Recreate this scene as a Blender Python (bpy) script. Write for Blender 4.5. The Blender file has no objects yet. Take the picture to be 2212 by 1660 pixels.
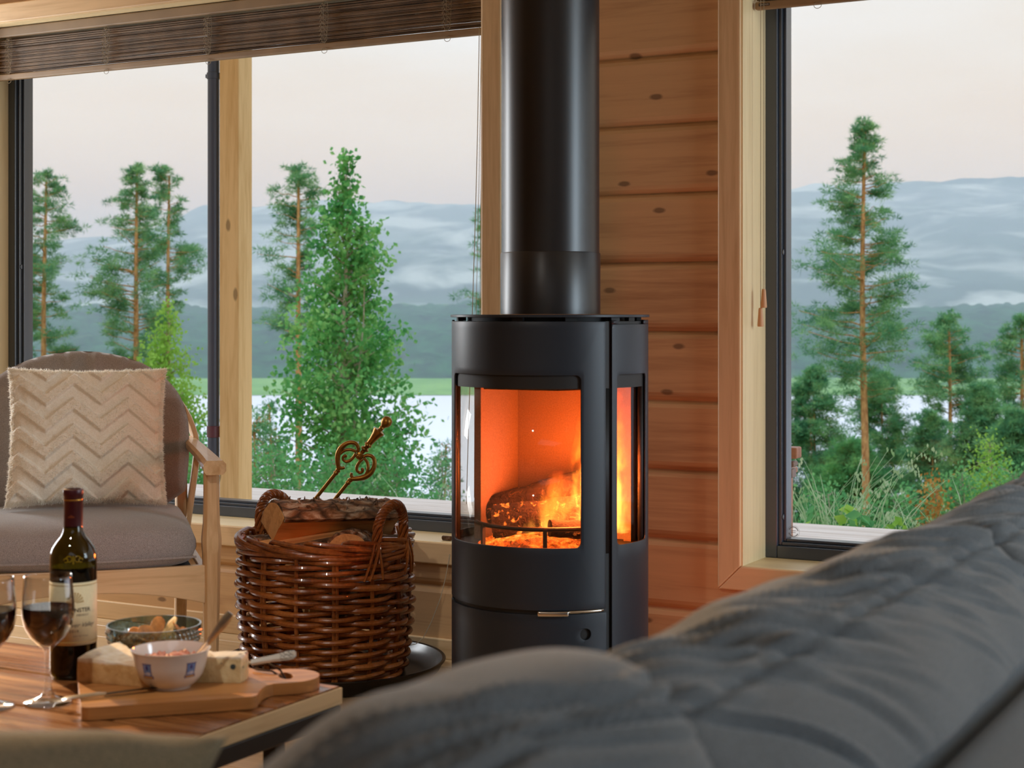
import bpy, bmesh, math, random
import numpy as np
from mathutils import Vector, Matrix, noise, Euler
PI = math.pi
R = math.radians
C = bpy.context.scene.collection
sc = bpy.context.scene
random.seed(7)

# ------------------------------------------------------------------ camera
# The log wall stands along X at y = 4.03, +y is outdoors, the eye is 1.00 m above the floor.
cam = bpy.data.cameras.new('camera')
cam_o = bpy.data.objects.new('camera', cam)
C.objects.link(cam_o)
cam_o.location = (0, 0, 1.0)
cam_o.rotation_euler = (R(90), 0, R(28.84))
cam.sensor_width = 36.0
cam.lens = 56.96
cam.shift_y = -150 / 2212
cam.clip_start = 0.05
cam.clip_end = 20000
cam.dof.use_dof = True
cam.dof.focus_distance = 5.0
cam.dof.aperture_fstop = 8.0
sc.camera = cam_o

# ------------------------------------------------------------------ colour management, sampling
sc.view_settings.view_transform = 'Standard'
sc.view_settings.look = 'None'
sc.view_settings.gamma = 1.0
sc.view_settings.use_curve_mapping = False
sc.view_settings.exposure = 0.0
cy = sc.cycles
cy.use_denoising = True
cy.max_bounces = 8
cy.diffuse_bounces = 3
cy.glossy_bounces = 4
cy.transmission_bounces = 8
cy.transparent_max_bounces = 20
cy.volume_bounces = 1
cy.caustics_reflective = False
cy.caustics_refractive = False
cy.sample_clamp_indirect = 4.0
cy.blur_glossy = 0.5


def srgb(r, g, b, a=1.0):
    f = lambda c: (c / 255) / 12.92 if c / 255 <= 0.04045 else ((c / 255 + 0.055) / 1.055) ** 2.4
    return (f(r), f(g), f(b), a)


# ------------------------------------------------------------------ sky
w = bpy.data.worlds.new('evening_sky')
sc.world = w
w.use_nodes = True
nt = w.node_tree
nt.nodes.clear()
tc = nt.nodes.new('ShaderNodeTexCoord')
sp = nt.nodes.new('ShaderNodeSeparateXYZ')
nt.links.new(tc.outputs['Generated'], sp.inputs[0])
cr = nt.nodes.new('ShaderNodeValToRGB')
nt.links.new(sp.outputs['Z'], cr.inputs['Fac'])
el = cr.color_ramp.elements
el[0].position = 0.0
el[0].color = (0.74, 0.60, 0.46, 1)
el[1].position = 1.0
el[1].color = (0.98, 1.24, 1.65, 1)
for p, c in ((0.07, (0.83, 0.63, 0.42, 1)), (0.105, (0.82, 0.69, 0.54, 1)), (0.16, (0.78, 0.755, 0.72, 1)), (0.22, (0.77, 0.785, 0.81, 1))):
    e = el.new(p)
    e.color = c
mp = nt.nodes.new('ShaderNodeMapping')
mp.inputs['Scale'].default_value = (1.0, 1.0, 5.0)
nt.links.new(tc.outputs['Generated'], mp.inputs[0])
nz = nt.nodes.new('ShaderNodeTexNoise')
nz.inputs['Scale'].default_value = 3.2
nz.inputs['Detail'].default_value = 4
nt.links.new(mp.outputs[0], nz.inputs['Vector'])
cl = nt.nodes.new('ShaderNodeValToRGB')
cl.color_ramp.elements[0].position = 0.40
cl.color_ramp.elements[0].color = (1.03, 1.03, 1.03, 1)
cl.color_ramp.elements[1].position = 0.66
cl.color_ramp.elements[1].color = (0.98, 0.92, 0.85, 1)
nt.links.new(nz.outputs['Fac'], cl.inputs['Fac'])
mx = nt.nodes.new('ShaderNodeMixRGB')
mx.blend_type = 'MULTIPLY'
mx.inputs[0].default_value = 1.0
nt.links.new(cr.outputs[0], mx.inputs[1])
nt.links.new(cl.outputs[0], mx.inputs[2])
bg = nt.nodes.new('ShaderNodeBackground')
bg.inputs['Strength'].default_value = 1.22
nt.links.new(mx.outputs[0], bg.inputs['Color'])
wo = nt.nodes.new('ShaderNodeOutputWorld')
nt.links.new(bg.outputs[0], wo.inputs['Surface'])
w.cycles.sampling_method = 'AUTOMATIC'


# ------------------------------------------------------------------ lamps
def lamp(name, kind, loc, energy, color, rot=(0, 0, 0), **kw):
    l = bpy.data.lights.new(name, kind)
    l.energy = energy
    l.color = color
    for k, v in kw.items():
        setattr(l, k, v)
    o = bpy.data.objects.new(name, l)
    o.location = loc
    o.rotation_euler = rot
    C.objects.link(o)
    return o


def aim(o, target):
    o.rotation_euler = (Vector(target) - o.location).to_track_quat('-Z', 'Y').to_euler()


# unseen cool fill lights added at both solid side walls to brighten the room
lamp('added_left_fill', 'AREA', (-5.26, 3.66, 1.30), 62, (0.90, 0.96, 1.0), rot=(R(90), 0, R(-90)), shape='RECTANGLE', size=0.52, size_y=1.8)
lamp('added_right_fill', 'AREA', (2.5, 3.42, 1.35), 88, (0.70, 0.87, 1.0), rot=(R(90), 0, R(90)), shape='RECTANGLE', size=1.05, size_y=1.9)
lamp('added_room_fill', 'AREA', (0.6, -1.4, 2.42), 15, (0.84, 0.93, 1.0), shape='RECTANGLE', size=2.4, size_y=1.8)  # added cool fill behind the camera, brightens the chair and room
tl = lamp('assumed_table_spot', 'SPOT', (-1.55, 0.75, 2.40), 70, (1.0, 0.93, 0.84), spot_size=R(58), spot_blend=0.8, shadow_soft_size=0.05)  # assumed ceiling spot, unseen, added to brighten the table and chair
aim(tl, (-2.35, 2.45, 0.50))
# assumed warm ceiling spot, unseen, by the corner left of the window
sp_o = lamp('assumed_corner_spot', 'SPOT', (-5.1, 3.55, 2.32), 760, (1.0, 0.56, 0.2), spot_size=R(27), spot_blend=0.4, shadow_soft_size=0.03)
aim(sp_o, (-1.95, 1.85, 0.42))
# unseen red spot added behind the sofa to redden the wall beside the stove
ul = lamp('added_red_wash', 'SPOT', (-1.15, 3.0, 0.12), 12, (1.0, 0.17, 0.09), spot_size=R(100), spot_blend=0.5, shadow_soft_size=0.08)
aim(ul, (-1.66, 4.03, 1.05))
ul.scale = (0.30, 1.0, 1.0)
# the glow of the fire inside the stove
lamp('fire_glow', 'POINT', (-1.765, 3.50, 0.58), 25, (1.0, 0.17, 0.03), shadow_soft_size=0.07)
for nm, x0, x1 in (('window_portal_large', -4.36, -2.31), ('window_portal_small', -1.525, 2.35)):
    po = lamp(nm, 'AREA', ((x0 + x1) / 2, 4.30, 1.17), 1, (1, 1, 1), rot=(R(-90), 0, 0), shape='RECTANGLE', size=x1 - x0, size_y=1.66)
    po.data.cycles.is_portal = True


# ------------------------------------------------------------------ scene tree helpers
def tag(o, label=None, cat=None, group=None, kind=None):
    if label:
        o['label'] = label
    if cat:
        o['category'] = cat
    if group:
        o['group'] = group
    if kind:
        o['kind'] = kind
    return o


def thing(name, label, cat, loc=(0, 0, 0), rotz=0.0, group=None, rot=None):
    o = bpy.data.objects.new(name, None)
    o.empty_display_size = 0.1
    C.objects.link(o)
    o.location = loc
    o.rotation_euler = rot if rot else (0, 0, rotz)
    return tag(o, label, cat, group)


class MB:
    """collects shapes of one part, then links them as one mesh object"""

    def __init__(self):
        self.bm = bmesh.new()

    def box(self, x0, x1, y0, y1, z0, z1, M=None):
        vs = [Vector((x, y, z)) for z in (z0, z1) for y in (y0, y1) for x in (x0, x1)]
        if M:
            vs = [M @ v for v in vs]
        v = [self.bm.verts.new(p) for p in vs]
        for f in ((0, 1, 3, 2), (4, 6, 7, 5), (0, 4, 5, 1), (2, 3, 7, 6), (0, 2, 6, 4), (1, 5, 7, 3)):
            self.bm.faces.new([v[i] for i in f])
        return self

    def ring_box(self, x0, x1, z0, z1, wd, y0, y1):
        """rectangular frame in the XZ plane"""
        self.box(x0, x0 + wd, y0, y1, z0, z1)
        self.box(x1 - wd, x1, y0, y1, z0, z1)
        self.box(x0 + wd, x1 - wd, y0, y1, z0, z0 + wd)
        self.box(x0 + wd, x1 - wd, y0, y1, z1 - wd, z1)
        return self

    def loft(self, rings, close=True, cap=True):
        """rings: list of lists of points, same count"""
        vr = [[self.bm.verts.new(p) for p in r] for r in rings]
        n = len(vr[0])
        for a, b in zip(vr[:-1], vr[1:]):
            for i in range(n if close else n - 1):
                j = (i + 1) % n
                self.bm.faces.new((a[i], a[j], b[j], b[i]))
        if cap and close:
            self.bm.faces.new(list(reversed(vr[0])))
            self.bm.faces.new(vr[-1])
        return vr

    def tube(self, pts, rad, n=8, cap=True, flat=1.0):
        pts = [Vector(p) for p in pts]
        if not hasattr(rad, '__len__'):
            rad = [rad] * len(pts)
        rings = []
        up = None
        for i, p in enumerate(pts):
            t = (pts[min(i + 1, len(pts) - 1)] - pts[max(i - 1, 0)])
            if t.length < 1e-9:
                t = Vector((0, 0, 1))
            t.normalize()
            if up is None:
                up = t.orthogonal().normalized()
            else:
                up = (up - t * up.dot(t))
                if up.length < 1e-6:
                    up = t.orthogonal()
                up.normalize()
            b = t.cross(up)
            rings.append([p + (up * math.cos(2 * PI * k / n) + b * math.sin(2 * PI * k / n) * flat) * rad[i] for k in range(n)])
        self.loft(rings, True, cap)
        return self

    def closed_tube(self, pts, rad, n=8):
        """tube along a closed horizontal-ish loop"""
        pts = [Vector(p) for p in pts]
        m = len(pts)
        vr = []
        for i, p in enumerate(pts):
            t = (pts[(i + 1) % m] - pts[i - 1]).normalized()
            o = t.cross(Vector((0, 0, 1))).normalized()
            u = o.cross(t)
            r = rad[i] if hasattr(rad, '__len__') else rad
            vr.append([self.bm.verts.new(p + (o * math.cos(2 * PI * k / n) + u * math.sin(2 * PI * k / n)) * r) for k in range(n)])
        for i in range(m):
            a, b = vr[i], vr[(i + 1) % m]
            for k in range(n):
                self.bm.faces.new((a[k], a[(k + 1) % n], b[(k + 1) % n], b[k]))
        return self

    def lathe(self, prof, n=48, c=(0, 0, 0), M=None):
        """prof: (r, z) from start to end; r = 0 ends close to a point"""
        c = Vector(c)
        vr = []
        for r, z in prof:
            if r <= 1e-7:
                p = c + Vector((0, 0, z))
                vr.append([self.bm.verts.new(M @ p if M else p)])
            else:
                ps = [c + Vector((r * math.cos(2 * PI * k / n), r * math.sin(2 * PI * k / n), z)) for k in range(n)]
                vr.append([self.bm.verts.new(M @ p if M else p) for p in ps])
        for a, b in zip(vr[:-1], vr[1:]):
            for k in range(n):
                j = (k + 1) % n
                if len(a) == 1 and len(b) == 1:
                    continue
                if len(a) == 1:
                    self.bm.faces.new((a[0], b[j], b[k]))
                elif len(b) == 1:
                    self.bm.faces.new((a[k], a[j], b[0]))
                else:
                    self.bm.faces.new((a[k], a[j], b[j], b[k]))
        return self

    def grid(self, fn, nu, nv, wrap_u=False):
        vs = [[self.bm.verts.new(fn(i / (nu if wrap_u else nu - 1), j / (nv - 1))) for j in range(nv)] for i in range(nu)]
        for i in range(nu if wrap_u else nu - 1):
            for j in range(nv - 1):
                a, b = vs[i], vs[(i + 1) % nu]
                self.bm.faces.new((a[j], b[j], b[j + 1], a[j + 1]))
        return vs

    def poly_prism(self, pts, z0, z1):
        a = [self.bm.verts.new((p[0], p[1], z0)) for p in pts]
        b = [self.bm.verts.new((p[0], p[1], z1)) for p in pts]
        n = len(pts)
        self.bm.faces.new(list(reversed(a)))
        self.bm.faces.new(b)
        for i in range(n):
            j = (i + 1) % n
            self.bm.faces.new((a[i], a[j], b[j], b[i]))
        return self

    def build(self, name, mat, parent=None, smooth=False, bevel=0.0, seg=2, subsurf=0, solid=0.0, loc=None, rot=None, angle=40, recalc=True):
        if recalc:
            bmesh.ops.recalc_face_normals(self.bm, faces=self.bm.faces[:])
        me = bpy.data.meshes.new(name)
        self.bm.to_mesh(me)
        self.bm.free()
        if smooth:
            me.polygons.foreach_set('use_smooth', [True] * len(me.polygons))
            if angle and angle < 180:
                me.set_sharp_from_angle(angle=R(angle))
        if mat:
            me.materials.append(mat)
        o = bpy.data.objects.new(name, me)
        C.objects.link(o)
        if parent:
            o.parent = parent
        if loc:
            o.location = loc
        if rot:
            o.rotation_euler = rot
        if solid:
            m = o.modifiers.new('Solid', 'SOLIDIFY')
            m.thickness = solid
            m.offset = -1
        if bevel:
            m = o.modifiers.new('Bevel', 'BEVEL')
            m.width = bevel
            m.segments = seg
            m.limit_method = 'ANGLE'
            m.angle_limit = R(40)
            m.harden_normals = False
        if subsurf:
            m = o.modifiers.new('Sub', 'SUBSURF')
            m.levels = subsurf
            m.render_levels = subsurf
        return o


def struct(o):
    o['kind'] = 'structure'
    return o


def tri_mesh(name, V, mat, parent=None, quads=False, smooth=False):
    """V: (n, 3 or 4, 3) array of separate faces"""
    n, k, _ = V.shape
    me = bpy.data.meshes.new(name)
    me.vertices.add(n * k)
    me.vertices.foreach_set('co', np.ascontiguousarray(V, dtype=np.float32).ravel())
    me.loops.add(n * k)
    me.loops.foreach_set('vertex_index', np.arange(n * k, dtype=np.int32))
    me.polygons.add(n)
    me.polygons.foreach_set('loop_start', np.arange(0, n * k, k, dtype=np.int32))
    me.update(calc_edges=True)
    me.materials.append(mat)
    o = bpy.data.objects.new(name, me)
    C.objects.link(o)
    if parent:
        o.parent = parent
    return o


def copy_tree(o, parent=None):
    c = o.copy()
    C.objects.link(c)
    if parent:
        c.parent = parent
    for ch in o.children:
        copy_tree(ch, c)
    return c


def superpow(v, e):
    return math.copysign(abs(v) ** e, v)


# ------------------------------------------------------------------ materials
class NT:
    def __init__(self, name):
        self.m = bpy.data.materials.new(name)
        self.m.use_nodes = True
        self.t = self.m.node_tree
        self.t.nodes.clear()
        self.out = self.t.nodes.new('ShaderNodeOutputMaterial')

    def n(self, kind, **kw):
        nd = self.t.nodes.new('ShaderNode' + kind)
        for k, v in kw.items():
            if k.startswith('_'):
                setattr(nd, k[1:], v)
            else:
                key = k.replace('__', ' ')
                s = nd.inputs[int(key[1:])] if key[0] == 'i' and key[1:].isdigit() else nd.inputs[key]
                if isinstance(v, bpy.types.NodeSocket):
                    self.t.links.new(v, s)
                else:
                    s.default_value = v
        return nd

    def math(self, op, a, b=None, clamp=False):
        nd = self.t.nodes.new('ShaderNodeMath')
        nd.operation = op
        nd.use_clamp = clamp
        for i, v in enumerate((a, b)):
            if v is None:
                continue
            if isinstance(v, bpy.types.NodeSocket):
                self.t.links.new(v, nd.inputs[i])
            else:
                nd.inputs[i].default_value = v
        return nd.outputs[0]

    def ramp(self, fac, *stops):
        nd = self.t.nodes.new('ShaderNodeValToRGB')
        e = nd.color_ramp.elements
        e[0].position, e[0].color = stops[0]
        e[1].position, e[1].color = stops[-1]
        for p, c in stops[1:-1]:
            x = e.new(p)
            x.color = c
        self.t.links.new(fac, nd.inputs[0])
        return nd.outputs[0]

    def mix(self, fac, a, b, blend='MIX'):
        nd = self.t.nodes.new('ShaderNodeMixRGB')
        nd.blend_type = blend
        for i, v in enumerate((fac, a, b)):
            if isinstance(v, bpy.types.NodeSocket):
                self.t.links.new(v, nd.inputs[i])
            else:
                nd.inputs[i].default_value = v
        return nd.outputs[0]

    def coord(self, scale=(1, 1, 1), which='Object', rot=(0, 0, 0)):
        t = self.n('TexCoord')
        mp = self.t.nodes.new('ShaderNodeMapping')
        mp.inputs['Scale'].default_value = scale
        mp.inputs['Rotation'].default_value = rot
        self.t.links.new(t.outputs[which], mp.inputs[0])
        return mp.outputs[0]

    def noise(self, vec, scale, detail=3, rough=0.5, dist=0.0):
        nd = self.n('TexNoise', Scale=scale, Detail=detail, Roughness=rough, Distortion=dist)
        self.t.links.new(vec, nd.inputs['Vector'])
        return nd.outputs['Fac']

    def bump(self, h, strength=0.3, dist=0.01):
        nd = self.n('Bump', Strength=strength, Distance=dist, Height=h)
        return nd.outputs[0]

    def pbsdf(self, **kw):
        return self.n('BsdfPrincipled', **kw)

    def done(self, sh, vol=None):
        if sh is not None:
            self.t.links.new(sh if isinstance(sh, bpy.types.NodeSocket) else sh.outputs[0], self.out.inputs['Surface'])
        if vol is not None:
            self.t.links.new(vol, self.out.inputs['Volume'])
        return self.m


def mat_plain(name, col, rough=0.5, metal=0.0, spec=0.5, coat=0.0, noise_amt=0.0, nscale=30, bump=0.0, sheen=0.0):
    t = NT(name)
    base = col
    kw = {}
    if noise_amt or bump:
        v = t.coord()
        f = t.noise(v, nscale, 4)
        if noise_amt:
            dk = tuple(c * (1 - noise_amt) for c in col[:3]) + (1,)
            lt = tuple(min(1, c * (1 + noise_amt * 0.6)) for c in col[:3]) + (1,)
            base = t.ramp(f, (0.3, dk), (0.7, lt))
        if bump:
            kw['Normal'] = t.bump(f, bump, 0.005)
    b = t.pbsdf(Base__Color=base, Roughness=rough, Metallic=metal, **kw)
    b.inputs['Specular IOR Level'].default_value = spec
    b.inputs['Coat Weight'].default_value = coat
    b.inputs['Sheen Weight'].default_value = sheen
    return t.done(b)


def mat_wood(name, light, dark, axis='X', fine=1.0, rough=0.5, knots=0.0, knot_scale=3.0, stretch=0.06, knot_col=None, varname=None, bump=0.12, coat=0.0, knot_plane='XZ'):
    """pine-like grain running along one axis of the object"""
    t = NT(name)
    s = {'X': (stretch, 1, 1), 'Y': (1, stretch, 1), 'Z': (1, 1, stretch)}[axis]
    v = t.coord(tuple(a * fine for a in s))
    g1 = t.noise(v, 22, 5, 0.6, 0.6)
    g2 = t.noise(v, 90, 3, 0.6)
    big = t.noise(t.coord(tuple(a * 2 for a in s)), 2.5, 2)
    g = t.math('ADD', t.math('MULTIPLY', g1, 0.6), t.math('MULTIPLY', g2, 0.25))
    g = t.math('ADD', g, t.math('MULTIPLY', big, 0.3))
    col = t.ramp(g, (0.38, dark), (0.60, light), (0.75, tuple(min(1, c * 1.08) for c in light[:3]) + (1,)))
    if knots:
        ks = {'X': (0.45, 1, 1), 'Y': (1, 0.45, 1), 'Z': (1, 1, 0.45)}[axis]
        vk = t.coord(ks)
        if knot_plane == 'XZ':
            sx = t.n('SeparateXYZ')
            t.t.links.new(vk, sx.inputs[0])
            cx = t.n('CombineXYZ', X=sx.outputs[0], Y=sx.outputs[2])
            vk = cx.outputs[0]
        vo = t.n('TexVoronoi', Scale=knot_scale, _voronoi_dimensions='2D')
        t.t.links.new(vk, vo.inputs['Vector'])
        d = t.math('ADD', vo.outputs['Distance'], t.math('MULTIPLY', t.noise(vk, 40, 2), 0.04))
        kf = t.ramp(d, (0.02 + 0.05 * knots, (1, 1, 1, 1)), (0.025 + 0.085 * knots, (0, 0, 0, 1)))
        kc = knot_col or tuple(c * 0.35 for c in dark[:3]) + (1,)
        col = t.mix(t.math('MULTIPLY', kf, 0.75), col, kc)
    b = t.pbsdf(Base__Color=col, Roughness=rough, Normal=t.bump(g, bump, 0.004))
    b.inputs['Coat Weight'].default_value = coat
    return t.done(b)


def mat_pane(name, tint=(1, 1, 1, 1), refl=1.0, rough=0.0, edge=0.0):
    """thin clear glass: see-through plus a mirror share that grows at grazing angles"""
    t = NT(name)
    tr = t.n('BsdfTransparent', Color=tint)
    gl = t.n('BsdfGlossy', Roughness=rough)
    lw = t.n('LayerWeight', Blend=0.5)
    fc = lw.outputs['Facing']
    f = t.math('ADD', 0.03, t.math('MULTIPLY', t.math('POWER', fc, 5.0), 0.97))
    f = t.math('MULTIPLY', f, refl, True)
    if edge:
        f = t.math('ADD', f, t.math('MULTIPLY', t.math('POWER', fc, 2.5), edge), True)
    mixn = t.n('MixShader')
    t.t.links.new(f, mixn.inputs[0])
    t.t.links.new(tr.outputs[0], mixn.inputs[1])
    t.t.links.new(gl.outputs[0], mixn.inputs[2])
    return t.done(mixn)


def mat_fabric(name, c1, c2, weave=900, rough=0.95, bump=0.35, sheen=0.3, big=0.12):
    t = NT(name)
    v = t.coord()
    f = t.noise(v, weave, 2, 0.6)
    f2 = t.noise(v, 6, 3)
    g = t.math('ADD', f, t.math('MULTIPLY', f2, big))
    col = t.ramp(g, (0.42, c1), (0.68, c2))
    b = t.pbsdf(Base__Color=col, Roughness=rough, Normal=t.bump(f, bump, 0.002))
    b.inputs['Sheen Weight'].default_value = sheen
    b.inputs['Specular IOR Level'].default_value = 0.2
    return t.done(b)


pine_X = mat_wood('pine_log_along_x', srgb(200, 160, 114), srgb(162, 120, 80), 'X', 1.0, 0.45, 0.62, 6.0, 0.05)
pine_trim_X = mat_wood('pine_trim_along_x', srgb(214, 182, 138), srgb(186, 150, 106), 'X', 1.2, 0.45, 0.0)
pine_trim_Z = mat_wood('pine_trim_along_z', srgb(214, 182, 138), srgb(186, 150, 106), 'Z', 1.2, 0.45, 0.0)
pine_pale_Z = mat_wood('pale_pine_along_z', srgb(226, 204, 160), srgb(205, 178, 130), 'Z', 0.8, 0.5, 0.0)
pine_pale_X = mat_wood('pale_pine_along_x', srgb(226, 204, 160), srgb(205, 178, 130), 'X', 0.8, 0.45, 0.0)
floor_mat = mat_wood('floor_boards_wood', srgb(200, 172, 132), srgb(174, 142, 102), 'X', 0.9, 0.32, 0.5, 2.0, 0.05, knot_plane='XY')
slate_metal = mat_plain('slate_window_metal', srgb(54, 63, 74), 0.28, 0.0, 0.9)
stove_paint = mat_plain('stove_black_paint', srgb(30, 38, 48), 0.42, 0.0, 0.4)
flue_paint = mat_plain('flue_black_paint', srgb(18, 23, 28), 0.34, 0.0, 0.6)
stove_dark = mat_plain('stove_inner_black', srgb(14, 14, 15), 0.6)
window_glass = mat_pane('window_glass', (0.985, 0.992, 0.99, 1), 0.6)
stove_glass = mat_pane('stove_glass', (0.97, 0.95, 0.92, 1), 0.7)

# ================================================================== THE ROOM
WY = 4.03            # inner face of the log wall
TH = 0.26
WL0, WL1 = -4.36, -2.31     # left window opening
WR0, WR1 = -1.525, 2.36     # right window opening, unseen far end assumed wide for more backlight
WZ0, WZ1 = 0.335, 2.0
SEAM0, LOG = 0.022, 0.1866


def log_profile(z0, z1):
    """(y, z) outline of the room side of stacked logs between two heights"""
    pts = []
    k = -1
    zs = []
    while SEAM0 + k * LOG < z1 + LOG:
        s = SEAM0 + k * LOG
        zs.append(s)
        k += 1
    for s in zs:
        for dz, dy in ((-0.020, 0.0), (-0.010, 0.004), (-0.003, 0.014), (0.0, 0.017), (0.003, 0.014), (0.012, 0.004), (0.022, 0.0)):
            z = s + dz
            if z0 < z < z1:
                pts.append((WY + dy, z))
    dep = lambda z: 0.0
    return [(WY, z0)] + pts + [(WY, z1)]


mb = MB()
for x0, x1, z0, z1 in ((-5.3, WL0, 0, 2.55), (WL0, WL1, 0, WZ0), (WL0, WL1, WZ1, 2.55), (WL1, WR0, 0, 2.55),
                       (WR0, WR1, 0, WZ0), (WR0, WR1, WZ1, 2.55), (WR1, 2.6, 0, 2.55)):
    prof = log_profile(z0, z1)
    ring = [(y, z) for y, z in prof] + [(WY + TH, z1), (WY + TH, z0)]
    mb.loft([[(x0, y, z) for y, z in ring], [(x1, y, z) for y, z in ring]])
struct(mb.build('wall_back', pine_X, recalc=True))

mb = MB()
yb = -2.6
k = 0
while yb < WY:
    mb.box(-5.3, 2.6, yb, min(yb + 0.134, WY - 0.001), -0.03, 0.0)
    yb += 0.136
    k += 1
struct(mb.build('floor', floor_mat, bevel=0.0015, seg=1))
mb = MB()
mb.box(-5.3, 2.6, -2.6, WY + TH, -0.30, -0.031)
struct(mb.build('floor_base', mat_plain('floor_base_dark', srgb(40, 32, 26), 0.9)))

mb = MB()
yb = -2.6
while yb < WY:
    mb.box(-5.3, 2.6, yb, min(yb + 0.118, WY), 2.5, 2.53)
    yb += 0.12
struct(mb.build('ceiling', pine_trim_X, bevel=0.002, seg=1))
mb = MB()
mb.box(-5.4, -5.3, -2.6, WY + TH, -0.3, 2.55)
struct(mb.build('wall_left', pine_X))
mb = MB()
mb.box(2.6, 2.7, -2.6, WY + TH, -0.3, 2.55)
struct(mb.build('wall_right', pine_X))
mb = MB()
mb.box(-5.4, 2.7, -2.7, -2.6, -0.3, 2.55)
struct(mb.build('wall_front', pine_X))

# skirting board along the log wall
mb = MB()
mb.box(-5.3, 2.6, WY - 0.012, WY + 0.002, 0.0, 0.058)
struct(mb.build('baseboard_back', pine_trim_X, bevel=0.003))

# casings, jamb linings, frames and panes of the two windows
FY = 4.19


def mitred_casing(x0, x1, z0, z1, wd, y0, y1, side):
    """one mitred board of a picture-frame casing around an opening"""
    m = MB()
    if side == 'left':
        q = [(x0 - wd, z0 - wd), (x0, z0), (x0, z1), (x0 - wd, z1 + wd)]
    elif side == 'right':
        q = [(x1, z0), (x1 + wd, z0 - wd), (x1 + wd, z1 + wd), (x1, z1)]
    elif side == 'bottom':
        q = [(x0 - wd, z0 - wd), (x1 + wd, z0 - wd), (x1, z0), (x0, z0)]
    else:
        q = [(x0, z1), (x1, z1), (x1 + wd, z1 + wd), (x0 - wd, z1 + wd)]
    m.loft([[(x, y0, z) for x, z in q], [(x, y1, z) for x, z in q]])
    return m


trim_n = 0
for wi, (x0, x1) in enumerate(((WL0, WL1), (WR0, WR1)), 1):
    for side in ('left', 'right', 'bottom', 'top'):
        trim_n += 1
        m = pine_trim_Z if side in ('left', 'right') else pine_trim_X
        struct(mitred_casing(x0, x1, WZ0 + 0.004, WZ1, 0.064, WY - 0.019, WY + 0.001, side).build('trim_%d' % trim_n, m, bevel=0.004))
    win = bpy.data.objects.new('window_%d' % wi, None)
    C.objects.link(win)
    struct(win)
    # linings of the reveal
    m = MB()
    m.box(x0 - 0.002, x0 + 0.004, WY - 0.012, FY + 0.01, WZ0, WZ1)
    m.box(x1 - 0.004, x1 + 0.002, WY - 0.012, FY + 0.01, WZ0, WZ1)
    m.build('jamb_lining', pine_pale_Z, win)
    m = MB()
    m.box(x0, x1, WY - 0.012, FY + 0.01, WZ1 - 0.004, WZ1 + 0.002)
    m.build('head_lining', pine_pale_X, win)
    m = MB()
    m.box(x0, x1, WY - 0.016, FY + 0.01, WZ0 - 0.01, WZ0 + 0.005)
    m.build('window_sill', pine_pale_X, win, bevel=0.002)
    m = MB()
    m.ring_box(x0 + 0.003, x1 - 0.003, WZ0 + 0.005, WZ1 - 0.003, 0.034, FY, FY + 0.075)
    m.build('outer_frame', slate_metal, win, bevel=0.003)
    m = MB()
    m.ring_box(x0 + 0.037, x1 - 0.037, WZ0 + 0.039, WZ1 - 0.037, 0.009, FY + 0.012, FY + 0.07)
    m.ring_box(x0 + 0.046, x1 - 0.046, WZ0 + 0.048, WZ1 - 0.046, 0.008, FY + 0.026, FY + 0.07)
    m.build('glazing_bead', slate_metal, win, bevel=0.002)
    m = MB()
    m.box(x0 + 0.046, x1 - 0.046, FY + 0.034, FY + 0.038, WZ0 + 0.048, WZ1 - 0.046)
    m.build('pane', window_glass, win)
    m = MB()
    for zz in (0.45, 1.17):
        m.lathe([(0.0, 0.0), (0.008, 0.0), (0.008, 0.003), (0.0, 0.004)], 16, M=Matrix.Translation((x0 + 0.046, FY + 0.022, zz)) @ Euler((0, R(90), 0)).to_matrix().to_4x4())
    m.build('screw_cap', slate_metal, win)
    if wi == 2:
        # round glazing mark etched on the pane
        ink = mat_plain('glass_mark_ink', srgb(120, 122, 124), 0.6)
        m = MB()
        cx, cz, yy = x0 + 0.072, WZ0 + 0.075, FY + 0.0335
        for a0, a1 in ((20, 160), (200, 340)):
            for k in range(a0, a1, 12):
                a = R(k)
                M = Matrix.Translation((cx + 0.013 * math.cos(a), yy, cz + 0.013 * math.sin(a))) @ Euler((0, -a, 0)).to_matrix().to_4x4()
                m.box(-0.0016, 0.0016, -0.0004, 0, -0.0009, 0.0009, M)
        for k in range(40):
            a = 2 * PI * k / 40
            M = Matrix.Translation((cx + 0.0168 * math.cos(a), yy, cz + 0.0168 * math.sin(a))) @ Euler((0, -a, 0)).to_matrix().to_4x4()
            m.box(-0.0002, 0.0002, -0.0004, 0, -0.0014, 0.0014, M)
        for zz in (0.0022, -0.0022):
            m.box(cx - 0.006, cx + 0.006, yy - 0.0004, yy, cz + zz - 0.0006, cz + zz + 0.0006)
        m.build('glazing_mark', ink, win)

# ------------------------------------------------------------------ blinds
blind_wood = mat_plain('blind_stick_wood', srgb(120, 96, 70), 0.6, noise_amt=0.35, nscale=14)
blind_rail = mat_plain('blind_rail_wood', srgb(146, 120, 88), 0.55, noise_amt=0.2, nscale=9)
cord_mat = mat_plain('blind_cord', srgb(150, 134, 108), 0.8)


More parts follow.
